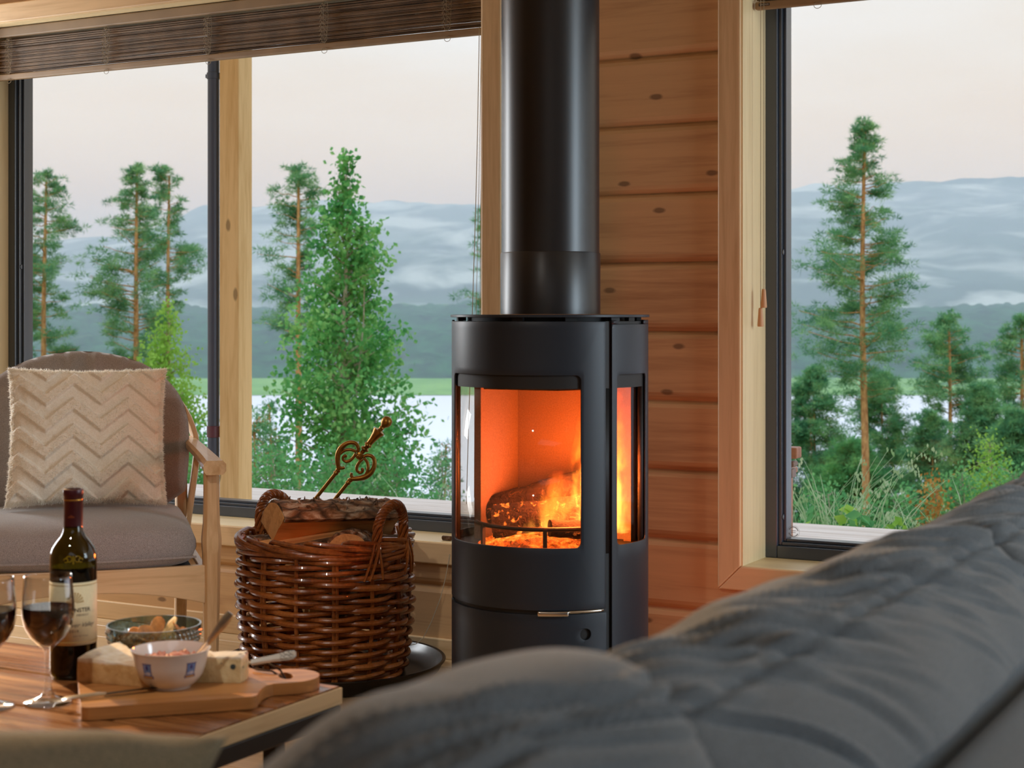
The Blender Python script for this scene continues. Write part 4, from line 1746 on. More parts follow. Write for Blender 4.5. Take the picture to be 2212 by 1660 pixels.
# ------------------------------------------------------------------ bread board and food
bd_wood = mat_wood('acacia_board_wood', srgb(196, 138, 80), srgb(122, 68, 32), 'X', 0.9, 0.42, 0.0, 3, 0.05, coat=0.1)
BO = thing('serving_board', 'wooden serving board with a looped handle lying on the coffee table', 'serving board', (-1.649, 1.724, TZ + 0.0012), R(45.3))
outline = []


def arc(cx, cy_, r, a0, a1, n=8):
    return [(cx + r * math.cos(R(a0 + (a1 - a0) * i / n)), cy_ + r * math.sin(R(a0 + (a1 - a0) * i / n))) for i in range(n + 1)]


Lb, Wb, hc = 0.252, 0.258, 0.124
outline += arc(0.012, 0.012, 0.012, 180, 270)
outline += arc(Lb - 0.016, 0.016, 0.016, 270, 352)
outline += [(Lb + 0.006, 0.035), (Lb + 0.012, 0.052), (Lb + 0.020, 0.066), (Lb + 0.032, 0.0755)]
outline += arc(Lb + 0.062, hc, 0.048, 270, 450, 16)
outline += [(Lb + 0.032, Wb - 0.0855), (Lb + 0.020, Wb - 0.076), (Lb + 0.012, Wb - 0.062), (Lb + 0.006, Wb - 0.045)]
outline += arc(Lb - 0.016, Wb - 0.016, 0.016, 8, 90)
outline += arc(0.012, Wb - 0.012, 0.012, 90, 180)
hole = [(Lb + 0.058 + 0.011 * math.cos(a), hc + 0.024 * math.sin(a)) for a in [i * 2 * PI / 24 for i in range(24)]]
m = MB()
bmx = m.bm
for z in (0.0, 0.0185):
    vo_ = [bmx.verts.new((p[0], p[1], z)) for p in outline]
    vh_ = [bmx.verts.new((p[0], p[1], z)) for p in hole]
    e1 = [bmx.edges.new((vo_[i], vo_[(i + 1) % len(vo_)])) for i in range(len(vo_))]
    e2 = [bmx.edges.new((vh_[i], vh_[(i + 1) % len(vh_)])) for i in range(len(vh_))]
    bmesh.ops.triangle_fill(bmx, edges=e1 + e2, use_beauty=True)
    if z == 0.0:
        lo, lh = vo_, vh_
for A, B in ((lo, vo_), (lh, vh_)):
    for i in range(len(A)):
        j = (i + 1) % len(A)
        bmx.faces.new((A[i], A[j], B[j], B[i]))
m.build('board', bd_wood, BO, bevel=0.0035, seg=3, smooth=True, angle=30)
m = MB()
lp = [(Lb + 0.060, hc + 0.002, 0.010), (Lb + 0.052, hc + 0.016, 0.024), (Lb + 0.036, hc + 0.036, 0.032), (Lb + 0.022, hc + 0.050, 0.027), (Lb + 0.014, hc + 0.052, 0.022), (Lb + 0.020, hc + 0.042, 0.0215), (Lb + 0.040, hc + 0.022, 0.022), (Lb + 0.056, hc + 0.006, 0.0125)]
m.tube(lp, 0.0016, 7)
m.build('leather_loop', mat_plain('dark_leather', srgb(44, 30, 24), 0.7), BO, smooth=True)
BOM = Matrix.Translation(BO.location) @ Matrix.Rotation(R(45.3), 4, 'Z')
BZ = TZ + 0.0012 + 0.0188
SLOPE = 0


def on_board(d1, d2):
    return (BOM @ Vector((d1, d2, 0))).to_2d()


# wedge of soft cheese with its white rind
t = NT('soft_cheese')
v = t.coord()
sxyz = t.n('SeparateXYZ')
t.t.links.new(v, sxyz.inputs[0])
f = t.noise(v, 60, 4)
topmask = t.ramp(t.math('ADD', sxyz.outputs['Z'], t.math('MULTIPLY', f, 0.004)), (0.0325, (0, 0, 0, 1)), (0.0350, (1, 1, 1, 1)))
col = t.mix(topmask, t.ramp(f, (0.35, srgb(196, 150, 92)), (0.65, srgb(222, 184, 128))), t.ramp(f, (0.3, srgb(226, 208, 180)), (0.7, srgb(248, 240, 226))))
cheese_mat = t.done(t.pbsdf(Base__Color=col, Roughness=0.55, Normal=t.bump(f, 0.6, 0.004), Subsurface__Weight=0.15, Subsurface__Radius=(0.01, 0.006, 0.003)))
pa_, pb_, pc_ = Vector((-1.771, 1.843)), Vector((-1.640, 1.868)), Vector((-1.801, 1.968))
c0 = (pa_ + pb_ + pc_) / 3
m = MB()


def cheese_edge(a, b, n, bul=0.0):
    out = []
    for i in range(n):
        t_ = i / n
        p = a.lerp(b, t_)
        nrm = Vector(((b - a).y, -(b - a).x)).normalized()
        out.append(p + nrm * bul * math.sin(PI * t_))
    return out


ol = cheese_edge(pa_, pb_, 16) + cheese_edge(pb_, pc_, 16) + cheese_edge(pc_, pa_, 10, 0.010)
rings = []
for z, sc_ in ((0.0, 0.985), (0.003, 1.0), (0.018, 1.004), (0.0325, 1.0), (0.0365, 0.975)):
    rg = []
    for p in ol:
        q = c0 + (p - c0) * sc_
        tip = min(1.0, (q - pb_).length / 0.10)
        zz = z * (0.70 + 0.30 * tip)
        d = 0.0015 * noise.noise(Vector((q.x * 90, q.y * 90, z * 90)))
        rg.append((q.x - c0.x + d, q.y - c0.y + d, zz + (d if z > 0.02 else 0)))
    rings.append(rg)
m.loft(rings)
tag(m.build('soft_cheese_wedge', cheese_mat, smooth=True, angle=40, loc=(c0.x, c0.y, BZ)), 'large wedge of pale soft cheese at the left end of the serving board', 'cheese')

# blue cheese
t = NT('blue_cheese')
v = t.coord()
sxyz = t.n('SeparateXYZ')
t.t.links.new(v, sxyz.inputs[0])
f = t.noise(v, 70, 4)
vo = t.n('TexVoronoi', Scale=62.0)
t.t.links.new(v, vo.inputs['Vector'])
spots = t.ramp(t.math('ADD', vo.outputs['Distance'], t.math('MULTIPLY', t.noise(v, 45, 3), 0.75)), (0.52, (1, 1, 1, 1)), (0.60, (0, 0, 0, 1)))
topm = t.ramp(sxyz.outputs['Z'], (0.036, (0, 0, 0, 1)), (0.038, (1, 1, 1, 1)))
base = t.mix(topm, t.ramp(f, (0.3, srgb(214, 190, 140)), (0.7, srgb(232, 216, 172))), srgb(236, 232, 222))
col = t.mix(spots, base, srgb(58, 72, 76))
blue_mat = t.done(t.pbsdf(Base__Color=col, Roughness=0.6, Normal=t.bump(f, 0.7, 0.004)))
q0, q1, q2, q3 = Vector((-1.622, 1.922)), Vector((-1.548, 1.957)), Vector((-1.566, 1.998)), Vector((-1.628, 1.962))
c1 = (q0 + q1 + q2 + q3) / 4
ol = cheese_edge(q0, q1, 12) + cheese_edge(q1, q2, 8, 0.003) + cheese_edge(q2, q3, 12) + cheese_edge(q3, q0, 6)
m = MB()
rings = []
for z, sc_ in ((0.0, 0.99), (0.002, 1.0), (0.020, 1.0), (0.036, 0.995), (0.0395, 0.95), (0.0400, 0.6)):
    rg = []
    for p in ol:
        q = c1 + (p - c1) * sc_
        d = 0.0016 * noise.noise(Vector((q.x * 110, q.y * 110, z * 110)))
        rg.append((q.x - c1.x + d, q.y - c1.y + d, z + (1.6 * d if z > 0.03 else 0)))
    rings.append(rg)
m.loft(rings)
tag(m.build('blue_cheese_wedge', blue_mat, smooth=True, angle=50, loc=(c1.x, c1.y, BZ)), 'piece of blue-veined cheese on the board beside the white bowl', 'cheese')

# white bowl with printed badges
porcelain = mat_plain('white_bowl_glaze', srgb(232, 222, 216), 0.12, coat=0.4)
bp = Vector((-1.6265, 1.8885))
WBW = thing('white_bowl', 'small white bowl with two blue printed badges and pink salad on the board', 'bowl', (bp.x, bp.y, BZ))
bowl_prof = [(0, 0.0015), (0.026, 0.0015), (0.027, 0.0), (0.030, 0.0), (0.031, 0.003), (0.040, 0.0085), (0.0485, 0.020), (0.0530, 0.035), (0.0560, 0.050), (0.0588, 0.0565), (0.0592, 0.0575)]
inn = [(0.0578, 0.0578), (0.0548, 0.050), (0.0512, 0.035), (0.0466, 0.021), (0.038, 0.0108), (0.028, 0.006), (0, 0.0045)]
m = MB()
m.lathe(bowl_prof + inn, 72)
m.build('bowl_body', porcelain, WBW, smooth=True, angle=70)


def bowl_r(z):
    for (r0, z0), (r1, z1) in zip(bowl_prof[4:-1], bowl_prof[5:]):
        if z0 <= z <= z1:
            return r0 + (r1 - r0) * (z - z0) / (z1 - z0)
    return 0.055


badge_blue = mat_plain('badge_light_blue', srgb(112, 146, 206), 0.15, coat=0.4)
badge_dark = mat_plain('badge_dark_blue', srgb(62, 62, 136), 0.15, coat=0.4)
badge_gold = mat_plain('badge_gold', srgb(206, 156, 82), 0.15, coat=0.4)
badge_pale = mat_plain('badge_pale', srgb(206, 206, 226), 0.15, coat=0.4)
vd = math.degrees(math.atan2(-bp.y, -bp.x))
for off in (-40, 34):
    def bpt(s, z, e=0.0003):
        a = R(vd + off) + s / 0.052
        r = bowl_r(z) + e
        return (r * math.cos(a), r * math.sin(a), z)

    def patch(m, s0, s1, z0, z1, e):
        m.grid(lambda u, v: bpt(s0 + (s1 - s0) * u, z0 + (z1 - z0) * v, e), 6, 6)

    m = MB()
    patch(m, -0.0068, 0.0068, 0.0250, 0.0435, 0.0003)
    bb = m.build('printed_badge', badge_blue, WBW, smooth=True)
    m = MB()
    patch(m, -0.0080, 0.0080, 0.0425, 0.0440, 0.0005)
    patch(m, -0.0071, -0.0061, 0.0250, 0.0430, 0.0005)
    patch(m, 0.0061, 0.0071, 0.0250, 0.0430, 0.0005)
    patch(m, -0.0022, 0.0022, 0.0350, 0.0400, 0.0005)
    patch(m, -0.0014, 0.0014, 0.0400, 0.0412, 0.0005)
    patch(m, -0.0095, 0.0095, 0.0214, 0.0256, 0.0005)
    m.build('badge_outline', badge_dark, bb)
    m = MB()
    patch(m, -0.0078, 0.0078, 0.0222, 0.0248, 0.0007)
    m.build('badge_ribbon', badge_gold, bb)
    m = MB()
    patch(m, -0.0055, -0.0030, 0.0265, 0.0300, 0.0005)
    patch(m, -0.0022, 0.0050, 0.0262, 0.0312, 0.0005)
    m.build('badge_shape', badge_pale, bb)

# pink salad: small chopped cubes in dressing
salad = mat_plain('pink_salad', srgb(226, 158, 138), 0.35, noise_amt=0.25, nscale=160)
m = MB()
m.lathe([(0, 0.036), (0.030, 0.0365), (0.0500, 0.034), (0.048, 0.028), (0, 0.028)], 40)
rnd = random.Random(4)
for _ in range(150):
    r = 0.045 * math.sqrt(rnd.random())
    a = rnd.random() * 2 * PI
    s = rnd.uniform(0.003, 0.0058)
    M = Matrix.Translation((r * math.cos(a), r * math.sin(a), 0.0372 + rnd.uniform(0, 0.0045) + 0.004 * (1 - r / 0.045))) @ Euler((rnd.random() * 3, rnd.random() * 3, rnd.random() * 3)).to_matrix().to_4x4()
    m.box(-s, s, -s * 0.7, s * 0.7, -s * 0.6, s * 0.6, M)
tag(m.build('pink_salad', salad, loc=(bp.x, bp.y, BZ), bevel=0.0008), 'chopped pink salad filling the small white bowl', 'salad', kind='stuff')

# spoon standing in the salad
silver = mat_plain('polished_cutlery_steel', srgb(232, 230, 226), 0.24, 1.0)


def blade_loft(m, path, widths, thick, side):
    """flat bar along a path: side = horizontal direction of its width"""
    side = Vector(side).normalized()
    rings = []
    for i, p in enumerate(path):
        p = Vector(p)
        tg = (Vector(path[min(i + 1, len(path) - 1)]) - Vector(path[max(i - 1, 0)])).normalized()
        nn = tg.cross(side).normalized()
        w_ = widths[i]
        th_ = thick[i] if hasattr(thick, '__len__') else thick
        rings.append([p + side * w_ * a + nn * th_ * b for a, b in ((-1, 0), (-0.7, 1), (0.7, 1), (1, 0), (0.7, -1), (-0.7, -1))])
    m.loft(rings)


m = MB()
ux, uy = 0.876, 0.482           # along the picture
p_b = Vector((bp.x + 0.026 * ux, bp.y + 0.026 * uy, BZ + 0.034))
p_t = Vector((bp.x + 0.0905 * ux, bp.y + 0.0905 * uy, BZ + 0.111))
path = [p_b.lerp(p_t, t_) + Vector((0, 0, -0.004 * math.sin(t_ * PI))) for t_ in [i / 10 for i in range(11)]]
blade_loft(m, path, [0.0040, 0.0036, 0.0034, 0.0036, 0.0042, 0.0050, 0.0058, 0.0066, 0.0074, 0.0076, 0.0058], 0.0012, (-0.7 * ux + 0.2, -0.7 * uy - 0.3, 0.64))
tag(m.build('spoon', silver, smooth=True, angle=60), 'steel spoon sticking up out of the pink salad bowl', 'spoon')

# knife lying over the left edge of the board: dark blade, polished handle
KN = thing('table_knife', 'table knife with dark blade lying over the left front edge of the board', 'knife', (-1.668, 1.790, BZ + 0.004), R(0))
dirv = (Vector((-1.648, 1.834, 0)) - Vector((-1.716, 1.740, 0))).normalized()
KN.rotation_euler = (0, R(-1.2), math.atan2(dirv.y, dirv.x))
m = MB()
blade_loft(m, [(0.002, 0, 0), (0.02, 0, 0.0005), (0.05, 0.001, 0.0005), (0.072, 0.002, 0), (0.082, 0.004, -0.001)], [0.0045, 0.0066, 0.0072, 0.006, 0.0012], [0.0008, 0.0007, 0.0006, 0.0005, 0.0003], (0, 1, 0))
m.build('blade', mat_plain('dark_knife_steel', srgb(74, 68, 64), 0.25, 1.0), KN, smooth=True)
m = MB()
blade_loft(m, [(0.003, 0, 0), (-0.01, 0, 0.0005), (-0.03, 0, 0.0005), (-0.052, 0, 0), (-0.060, 0, -0.001)], [0.0038, 0.0046, 0.0056, 0.0066, 0.0045], [0.0022, 0.0026, 0.0026, 0.0022, 0.0012], (0, 1, 0))
m.build('handle', silver, KN, smooth=True)

# butter knife with an ornate pale handle behind the blue cheese
BKN = thing('butter_knife', 'butter knife with ornate silver handle resting against the blue cheese', 'knife', (-1.560, 2.004, BZ + 0.022))
dv = Vector((0.80, 0.60, 0.0))
BKN.rotation_euler = (0, R(-9), math.atan2(dv.y, dv.x))
pale_silver = mat_plain('pale_silver', srgb(216, 222, 222), 0.3, 0.6)
m = MB()
blade_loft(m, [(-0.004, 0, 0), (-0.03, 0, 0), (-0.07, 0, 0), (-0.088, 0.002, 0), (-0.095, 0.003, 0)], [0.004, 0.0065, 0.008, 0.006, 0.002], 0.0007, (0, 0.9, 0.3))
m.build('blade', silver, BKN, smooth=True)
m = MB()
blade_loft(m, [(-0.004, 0, 0), (0.010, 0, 0), (0.030, 0, 0), (0.045, 0, 0), (0.054, 0, 0), (0.062, 0, 0), (0.066, 0, 0)], [0.0052, 0.0056, 0.0062, 0.0078, 0.0090, 0.0080, 0.0040], [0.0028, 0.0030, 0.0030, 0.0028, 0.0026, 0.0024, 0.0014], (0.1, 0.75, 0.65))
hd = m.build('handle', pale_silver, BKN, smooth=True)
m = MB()
for cx, cr_ in ((0.044, 0.0032), (0.051, 0.0042), (0.058, 0.0034)):
    for sd_ in (-1, 1):
        pts = [(cx + cr_ * math.cos(a) * 0.9, sd_ * 0.0028 + cr_ * 0.6 * math.sin(a), sd_ * 0.0024 + cr_ * 0.52 * math.sin(a) + 0.0012) for a in [i * 1.6 * PI / 14 for i in range(15)]]
        m.tube([(p[0], p[1] - 0.0016, p[2] + 0.0012) for p in pts], 0.0004, 5)
m.build('floral_relief', mat_plain('relief_tarnish', srgb(96, 100, 100), 0.4, 0.6), hd)

# dimpled glass bowl with crisps
t = NT('smoky_bowl_glass')
tr = t.n('BsdfTransparent', Color=(0.46, 0.57, 0.58, 1))
gl = t.n('BsdfGlossy', Roughness=0.06)
v = t.coord((1, 1, 1), 'UV')
lw = t.n('LayerWeight', Blend=0.30)
mixn = t.n('MixShader')
t.t.links.new(t.math('ADD', 0.10, t.math('MULTIPLY', lw.outputs['Facing'], 0.75), True), mixn.inputs[0])
t.t.links.new(tr.outputs[0], mixn.inputs[1])
t.t.links.new(gl.outputs[0], mixn.inputs[2])
smoke_glass = t.done(mixn)
gbp = (-1.795, 2.043)
GB = thing('glass_bowl', 'dimpled smoky glass bowl of crisps behind the white bowl', 'bowl', (gbp[0], gbp[1], TZ + 0.0012))


def gb_r(t_):
    return 0.034 + 0.0425 * (math.sin(t_ * PI / 2) ** 0.75)


def gb_fn(inner):
    def f(u, v):
        a = 2 * PI * u
        z = 0.003 + 0.069 * v ** 1.25 if not inner else 0.007 + 0.065 * v ** 1.25
        r = gb_r(v) - (0.0028 if inner else 0)
        if not inner and 0.04 < v < 0.93:
            row = v * 11
            r += 0.0016 * math.cos(54 * a + (PI if int(row) % 2 else 0)) * abs(math.sin(row * PI)) + 0.0008 * math.sin(row * PI) ** 2
        return (r * math.cos(a), r * math.sin(a), z)
    return f


m = MB()
A = m.grid(gb_fn(False), 324, 56, True)
B = m.grid(gb_fn(True), 324, 12, True)
for i in range(324):
    j = (i + 1) % 324
    m.bm.faces.new((A[i][-1], A[j][-1], B[j][-1], B[i][-1]))
m.bm.faces.new([r_[0] for r_ in A])
m.bm.faces.new([r_[0] for r_ in B])
m.build('bowl_body', smoke_glass, GB, smooth=True, angle=70)
m = MB()
m.lathe([(0, 0.0), (0.031, 0.0), (0.034, 0.003), (0, 0.003)], 48)
m.build('bowl_foot', smoke_glass, GB, smooth=True)
crisp_mat = mat_plain('baked_crisp', srgb(206, 138, 74), 0.6, noise_amt=0.4, nscale=70, bump=0.4)
crisp_pale = mat_plain('pale_baked_crisp', srgb(226, 196, 138), 0.6, noise_amt=0.3, nscale=60, bump=0.4)
rnd = random.Random(9)


def crisp(label, x, y, z, rot, s, mat, sd):
    m = MB()
    n = 9
    top, bot = [], []

    def f(u, v):
        a = 2 * PI * u
        rr_ = s * v * (1 + 0.42 * math.cos(3 * a + sd) + 0.08 * noise.noise(Vector((math.cos(a) * 2, math.sin(a) * 2, sd))))
        px, py = rr_ * math.cos(a), rr_ * math.sin(a)
        return (px, py, 18 * (px * px - 0.6 * py * py) * 0.5 + 0.0015 * noise.noise(Vector((px * 120, py * 120, sd))))
    m.grid(f, 28, 8, True)
    o = m.build('crisp', mat, smooth=True, solid=0.0016, loc=(gbp[0] + x, gbp[1] + y, TZ + z), rot=rot, angle=180)
    return tag(o, label, 'crisp', 'crisps in the glass bowl')


for lab, args in (
        ('brown crisp lying at the left of the glass bowl', (-0.026, -0.022, 0.050, (0.5, 0.2, 0.3), 0.022, crisp_mat, 1.0)),
        ('pointed brown crisp standing up in the middle of the glass bowl', (0.008, -0.006, 0.062, (1.0, 0.3, 0.9), 0.022, crisp_mat, 2.2)),
        ('pale crisp standing beside the pointed brown crisp', (0.026, 0.004, 0.060, (0.9, -0.4, 0.2), 0.021, crisp_pale, 3.1)),
        ('dark crisp end at the right of the glass bowl', (0.040, 0.022, 0.058, (0.7, 0.5, 1.4), 0.017, crisp_mat, 4.4)),
        ('crisp lying flat in front of the pale crisp', (0.012, -0.030, 0.046, (0.2, 0.3, 2.0), 0.020, crisp_mat, 5.2)),
        ('crisp at the back rim of the glass bowl', (-0.012, 0.026, 0.054, (-0.5, 0.2, 1.0), 0.021, crisp_pale, 6.6)),
        ('crisp at the bottom left of the heap in the glass bowl', (-0.030, 0.008, 0.038, (0.1, -0.2, 0.4), 0.021, crisp_mat, 7.1)),
        ('crisp at the bottom of the heap in the glass bowl, under the pale one', (0.018, 0.012, 0.034, (0.1, 0.1, 1.7), 0.022, crisp_pale, 8.3)),
        ('crisp on the floor of the glass bowl near the front', (-0.004, -0.020, 0.028, (0.05, 0.1, 2.7), 0.022, crisp_mat, 9.0))):
    crisp(lab, *args)

# ================================================================== SOFA
sofa_fab = mat_fabric('grey_sofa_fabric', srgb(80, 86, 90), srgb(106, 113, 118), 520, 0.92, 0.3, 0.35)
SF = thing('sofa', 'long grey fabric sofa seen from behind, facing the coffee table', 'sofa', (-0.68, 1.25, 0))


def soft_box(m, x0, x1, y0, y1, z0, z1, r, n=5):
    """box with rounded edges as a lofted superellipse along y"""
    rings = []
    cx, cz = (x0 + x1) / 2, (z0 + z1) / 2
    hx, hz = (x1 - x0) / 2, (z1 - z0) / 2
    ys = [0, 0.006, 0.02, 0.05] + [0.05 + (y1 - y0 - 0.1) * i / 16 for i in range(1, 16)] + [y1 - y0 - 0.05, y1 - y0 - 0.02, y1 - y0 - 0.006, y1 - y0]
    for yy in ys:
        e = min(yy, y1 - y0 - yy)
        ins = r - math.sqrt(max(0, r * r - (r - min(e, r)) ** 2))
        ring = []
        for sx, sz, b in ((1, 1, 0), (-1, 1, 90), (-1, -1, 180), (1, -1, 270)):
            for k in range(n + 1):
                a = R(b + 90 * k / n)
                ring.append((cx + sx * (hx - r) + (r - ins) * math.cos(a), y0 + yy, cz + sz * (hz - r) + (r - ins) * math.sin(a)))
        rings.append(ring)
    m.loft(rings)


m = MB()
soft_box(m, 0.31, 0.515, -1.60, 1.55, 0.10, 0.612, 0.045)
m.build('back_frame', sofa_fab, SF, smooth=True, angle=60)
m = MB()
soft_box(m, -0.40, 0.33, -1.60, 1.55, 0.10, 0.30, 0.03)
m.build('seat_frame', sofa_fab, SF, smooth=True, angle=60)
for k in range(3):
    m = MB()
    soft_box(m, -0.45, 0.30, -1.41 + 0.945 * k, -1.41 + 0.945 * (k + 1) - 0.012, 0.302, 0.455, 0.05)
    m.build('seat_cushion', sofa_fab, SF, smooth=True, angle=60)
m = MB()
soft_box(m, -0.45, 0.515, -1.78, -1.602, 0.10, 0.60, 0.05)
m.build('sofa_arm', sofa_fab, SF, smooth=True, angle=60)
for sx in (-0.34, 0.42):
    for sy in (-1.65, 1.45):
        m = MB()
        m.lathe([(0, 0), (0.018, 0), (0.026, 0.101), (0, 0.101)], 20, (sx, sy, 0))
        m.build('sofa_leg', tblack, SF, smooth=True)


def spow(v, e):
    return np.sign(v) * np.abs(v) ** e


def back_cushion(label, yc, L, seed, ridge_dz=0.0, amp=1.0, droop=0.0, skew=-0.30):
    """plump box cushion leaning on the sofa back, with a seam along its rear top edge and creases fanning from it"""
    T, H = 0.21, 0.292
    cx, cz = -0.45, 0.611 + ridge_dz
    lean = R(7)
    rg = np.random.default_rng(int(seed * 10))
    NU, NV = 260, 420
    a = (2 * PI * np.arange(NU) / NU)[:, None] * np.ones((1, NV))
    s = np.linspace(-1, 1, NV)[None, :] * np.ones((NU, 1))
    k = np.maximum(0, 1 - np.abs(s) ** 22) ** (1 / 2.6)
    ex, ez = spow(np.cos(a), 0.8), spow(np.sin(a), 0.8)
    px = T / 2 * ex * k * (1 + 0.12 * (1 - s * s) * (1 - ez * ez))
    pz = H / 2 * ez * (0.82 + 0.18 * k)
    y = L / 2 * s
    nx, nz = ex / T, ez / H
    nl = np.sqrt(nx * nx + nz * nz) + 1e-9
    nx, nz = nx / nl, nz / nl
    sa = R(62)
    da = (a - sa + PI) % (2 * PI) - PI
    d = -0.0048 * np.exp(-(da / 0.035) ** 2) + 0.0025 * np.exp(-((np.abs(da) - 0.085) / 0.04) ** 2)
    for i in range(95):
        y0 = rg.uniform(-L / 2, L / 2)
        sl, cv = skew + rg.normal(0, 0.07), rg.normal(0, 0.05)
        wd = rg.uniform(0.005, 0.014)
        dep = rg.uniform(0.0012, 0.0048) * (1.0 if rg.random() < 0.75 else 1.7)
        c0 = rg.normal(0.22, 0.34)
        ext = rg.uniform(0.20, 0.52)
        q = (y - y0 - sl * da - cv * da * da) / wd
        d += amp * dep * (-np.exp(-q * q) + 0.75 * np.exp(-((q - 1.9) / 1.3) ** 2)) * np.exp(-((da - c0) / ext) ** 4)
    d *= np.where(da > 0, 1 / (1 + np.exp((da - 0.55) / 0.07)), 1.0)
    for i in range(14):
        y0, c0 = rg.uniform(-L / 2, L / 2), rg.uniform(-1.2, 1.4)
        d += rg.normal(0, 0.005) * np.exp(-((y - y0) / 0.07) ** 2 - ((da - c0) / 0.5) ** 2)
    for i in range(26):
        y0, c0 = rg.uniform(-L / 2, L / 2), rg.uniform(0.2, 0.9)
        d += rg.uniform(0.001, 0.003) * np.exp(-((y - y0 - 0.12 * (da - c0)) / 0.05) ** 2 - ((da - c0) / 0.5) ** 2)
    d *= np.minimum(1, k * 1.1)
    px = px + nx * d
    pz = pz + nz * d
    z = cz + pz * math.cos(lean)
    x = cx + px - pz * math.sin(lean)
    x = np.where(pz < 0.035, np.minimum(x, -0.371 + 0.05 * np.maximum(0, pz + 0.03)), x)
    z = z - droop * np.clip((0.77 - (yc + y)) / 0.2, 0, 4) ** 1.4
    co = np.stack([x, yc + y, z], axis=2)
    idx = np.arange(NU * NV).reshape(NU, NV)
    nxt = np.roll(idx, -1, axis=0)
    F = np.stack([idx[:, :-1], nxt[:, :-1], nxt[:, 1:], idx[:, 1:]], axis=2).reshape(-1, 4)
    faces = F.tolist() + [idx[::-1, 0].tolist(), idx[:, -1].tolist()]
    me = bpy.data.meshes.new('back_cushion')
    me.from_pydata(co.reshape(-1, 3).tolist(), [], faces)
    me.polygons.foreach_set('use_smooth', [True] * len(me.polygons))
    me.materials.append(sofa_fab)
    o = bpy.data.objects.new('back_cushion', me)
    C.objects.link(o)
    return tag(o, label, 'cushion', 'back cushions of the grey sofa')


back_cushion('grey sofa back cushion at the camera end of the sofa, beside the coffee table corner', 0.50, 0.93, 1.3, 0.028, 1.5, 0.045, -0.5)
back_cushion('middle grey sofa back cushion with a long seam, in front of the stove', 1.435, 0.975, 4.1, 0.0, 1.4)
back_cushion('grey sofa back cushion nearest the right window', 2.36, 0.87, 7.7, -0.004, 1.4)

# loose cushion lying on the seat
olive = mat_fabric('olive_grey_cushion_fabric', srgb(112, 108, 90), srgb(144, 138, 116), 420, 0.95, 0.3, 0.2)


def loose_fn(front):
    def f(u, v):
        x, z = -1 + 2 * u, -1 + 2 * v
        ax, az = abs(x), abs(z)
        th = max(0.0, (1 - ax ** 2.4)) ** 0.6 * max(0.0, (1 - az ** 2.4)) ** 0.6 * 0.075
        pin = 0.07
        X = 0.235 * x * (1 - pin * (1 - az ** 2) * ax ** 2)
        Z = 0.235 * z * (1 - pin * (1 - ax ** 2) * az ** 2)
        d = th + 0.006 * noise.noise(Vector((X * 9, Z * 16, 3))) * min(1, th * 30)
        return (X, Z, d if front else -d)
    return f


m = MB()
m.grid(loose_fn(True), 60, 60)
m.grid(loose_fn(False), 60, 60)
bmesh.ops.remove_doubles(m.bm, verts=m.bm.verts[:], dist=0.0006)
lc = m.build('seat_throw_cushion', olive, smooth=True, angle=180, loc=(-0.93, 0.724, 0.582), rot=(R(20), R(0), R(28)))
tag(lc, 'loose olive grey cushion on the sofa seat at the lower left edge of the picture', 'cushion')

# pale maker's lettering on the small plate of the right blind
me = text_mesh('VERSOSUN', 0.0052, bold=0.00005)
me.materials.clear()
me.materials.append(mat_plain('plate_lettering_pale', srgb(190, 184, 172), 0.6))
o = bpy.data.objects.new('lettering', me)
C.objects.link(o)
o.parent = plate
o.location = (0.027, -0.0110, 0.0097)
o.rotation_euler = (R(90), 0, 0)

# ================================================================== OUTDOORS
# deck
t = NT('wet_deck_boards')
v = t.coord((0.06, 1, 1))
g = t.noise(v, 30, 5, 0.6, 0.4)
wetn = t.noise(t.coord((0.55, 3.2, 1)), 1.6, 4, 0.6)
wet = t.ramp(wetn, (0.60, (0, 0, 0, 1)), (0.66, (1, 1, 1, 1)))
col = t.mix(t.math('MULTIPLY', wet, 0.9), t.ramp(g, (0.35, srgb(206, 184, 164)), (0.65, srgb(232, 216, 200))), srgb(150, 118, 84))
deck_mat = t.done(t.pbsdf(Base__Color=col, Roughness=t.ramp(wet, (0.0, (0.55, 0.55, 0.55, 1)), (1.0, (0.12, 0.12, 0.12, 1)))))
m = MB()
y = WY + TH + 0.01
while y < 7.52:
    m.box(-9.5, 3.2, y, y + 0.138, -0.045, -0.018)
    y += 0.144
struct(m.build('deck', deck_mat, bevel=0.003))
m = MB()
m.box(-9.5, 3.2, WY + TH, 7.5, -0.22, -0.05)
struct(m.build('deck_joists', mat_plain('deck_underside', srgb(92, 78, 62), 0.8)))

# porch post and downpipe
post_mat = mat_wood('porch_post_pine', srgb(236, 200, 140), srgb(208, 164, 98), 'Z', 0.8, 0.6, 0.9, 5.0, 0.08)
m = MB()
m.box(-0.118, 0.0, 0.0, 0.108, -0.02, 2.95)
tag(m.build('porch_post', post_mat, bevel=0.006, loc=(-4.916, 6.197, 0)), 'square pale timber porch post standing on the deck outside the left window', 'post')
pipe_mat = mat_plain('grey_blue_pipe_metal', srgb(70, 80, 98), 0.4, 0.2)
DP = thing('downpipe', 'dark grey blue downpipe beside the porch post outside the left window', 'pipe', (-5.079, 6.210, -0.018))
m = MB()
m.lathe([(0, 0), (0.0285, 0), (0.0285, 2.95), (0, 2.95)], 32)
m.build('pipe', pipe_mat, DP, smooth=True)
m = MB()
m.lathe([(0.0286, 2.165), (0.033, 2.167), (0.033, 2.195), (0.0286, 2.197)], 32)
m.box(-0.040, -0.026, -0.012, 0.004, 2.172, 2.190)
m.build('pipe_clip', pipe_mat, DP, smooth=True)
m = MB()
m.lathe([(0.0286, 0.42), (0.0325, 0.422), (0.0325, 0.475), (0.0286, 0.477)], 32)
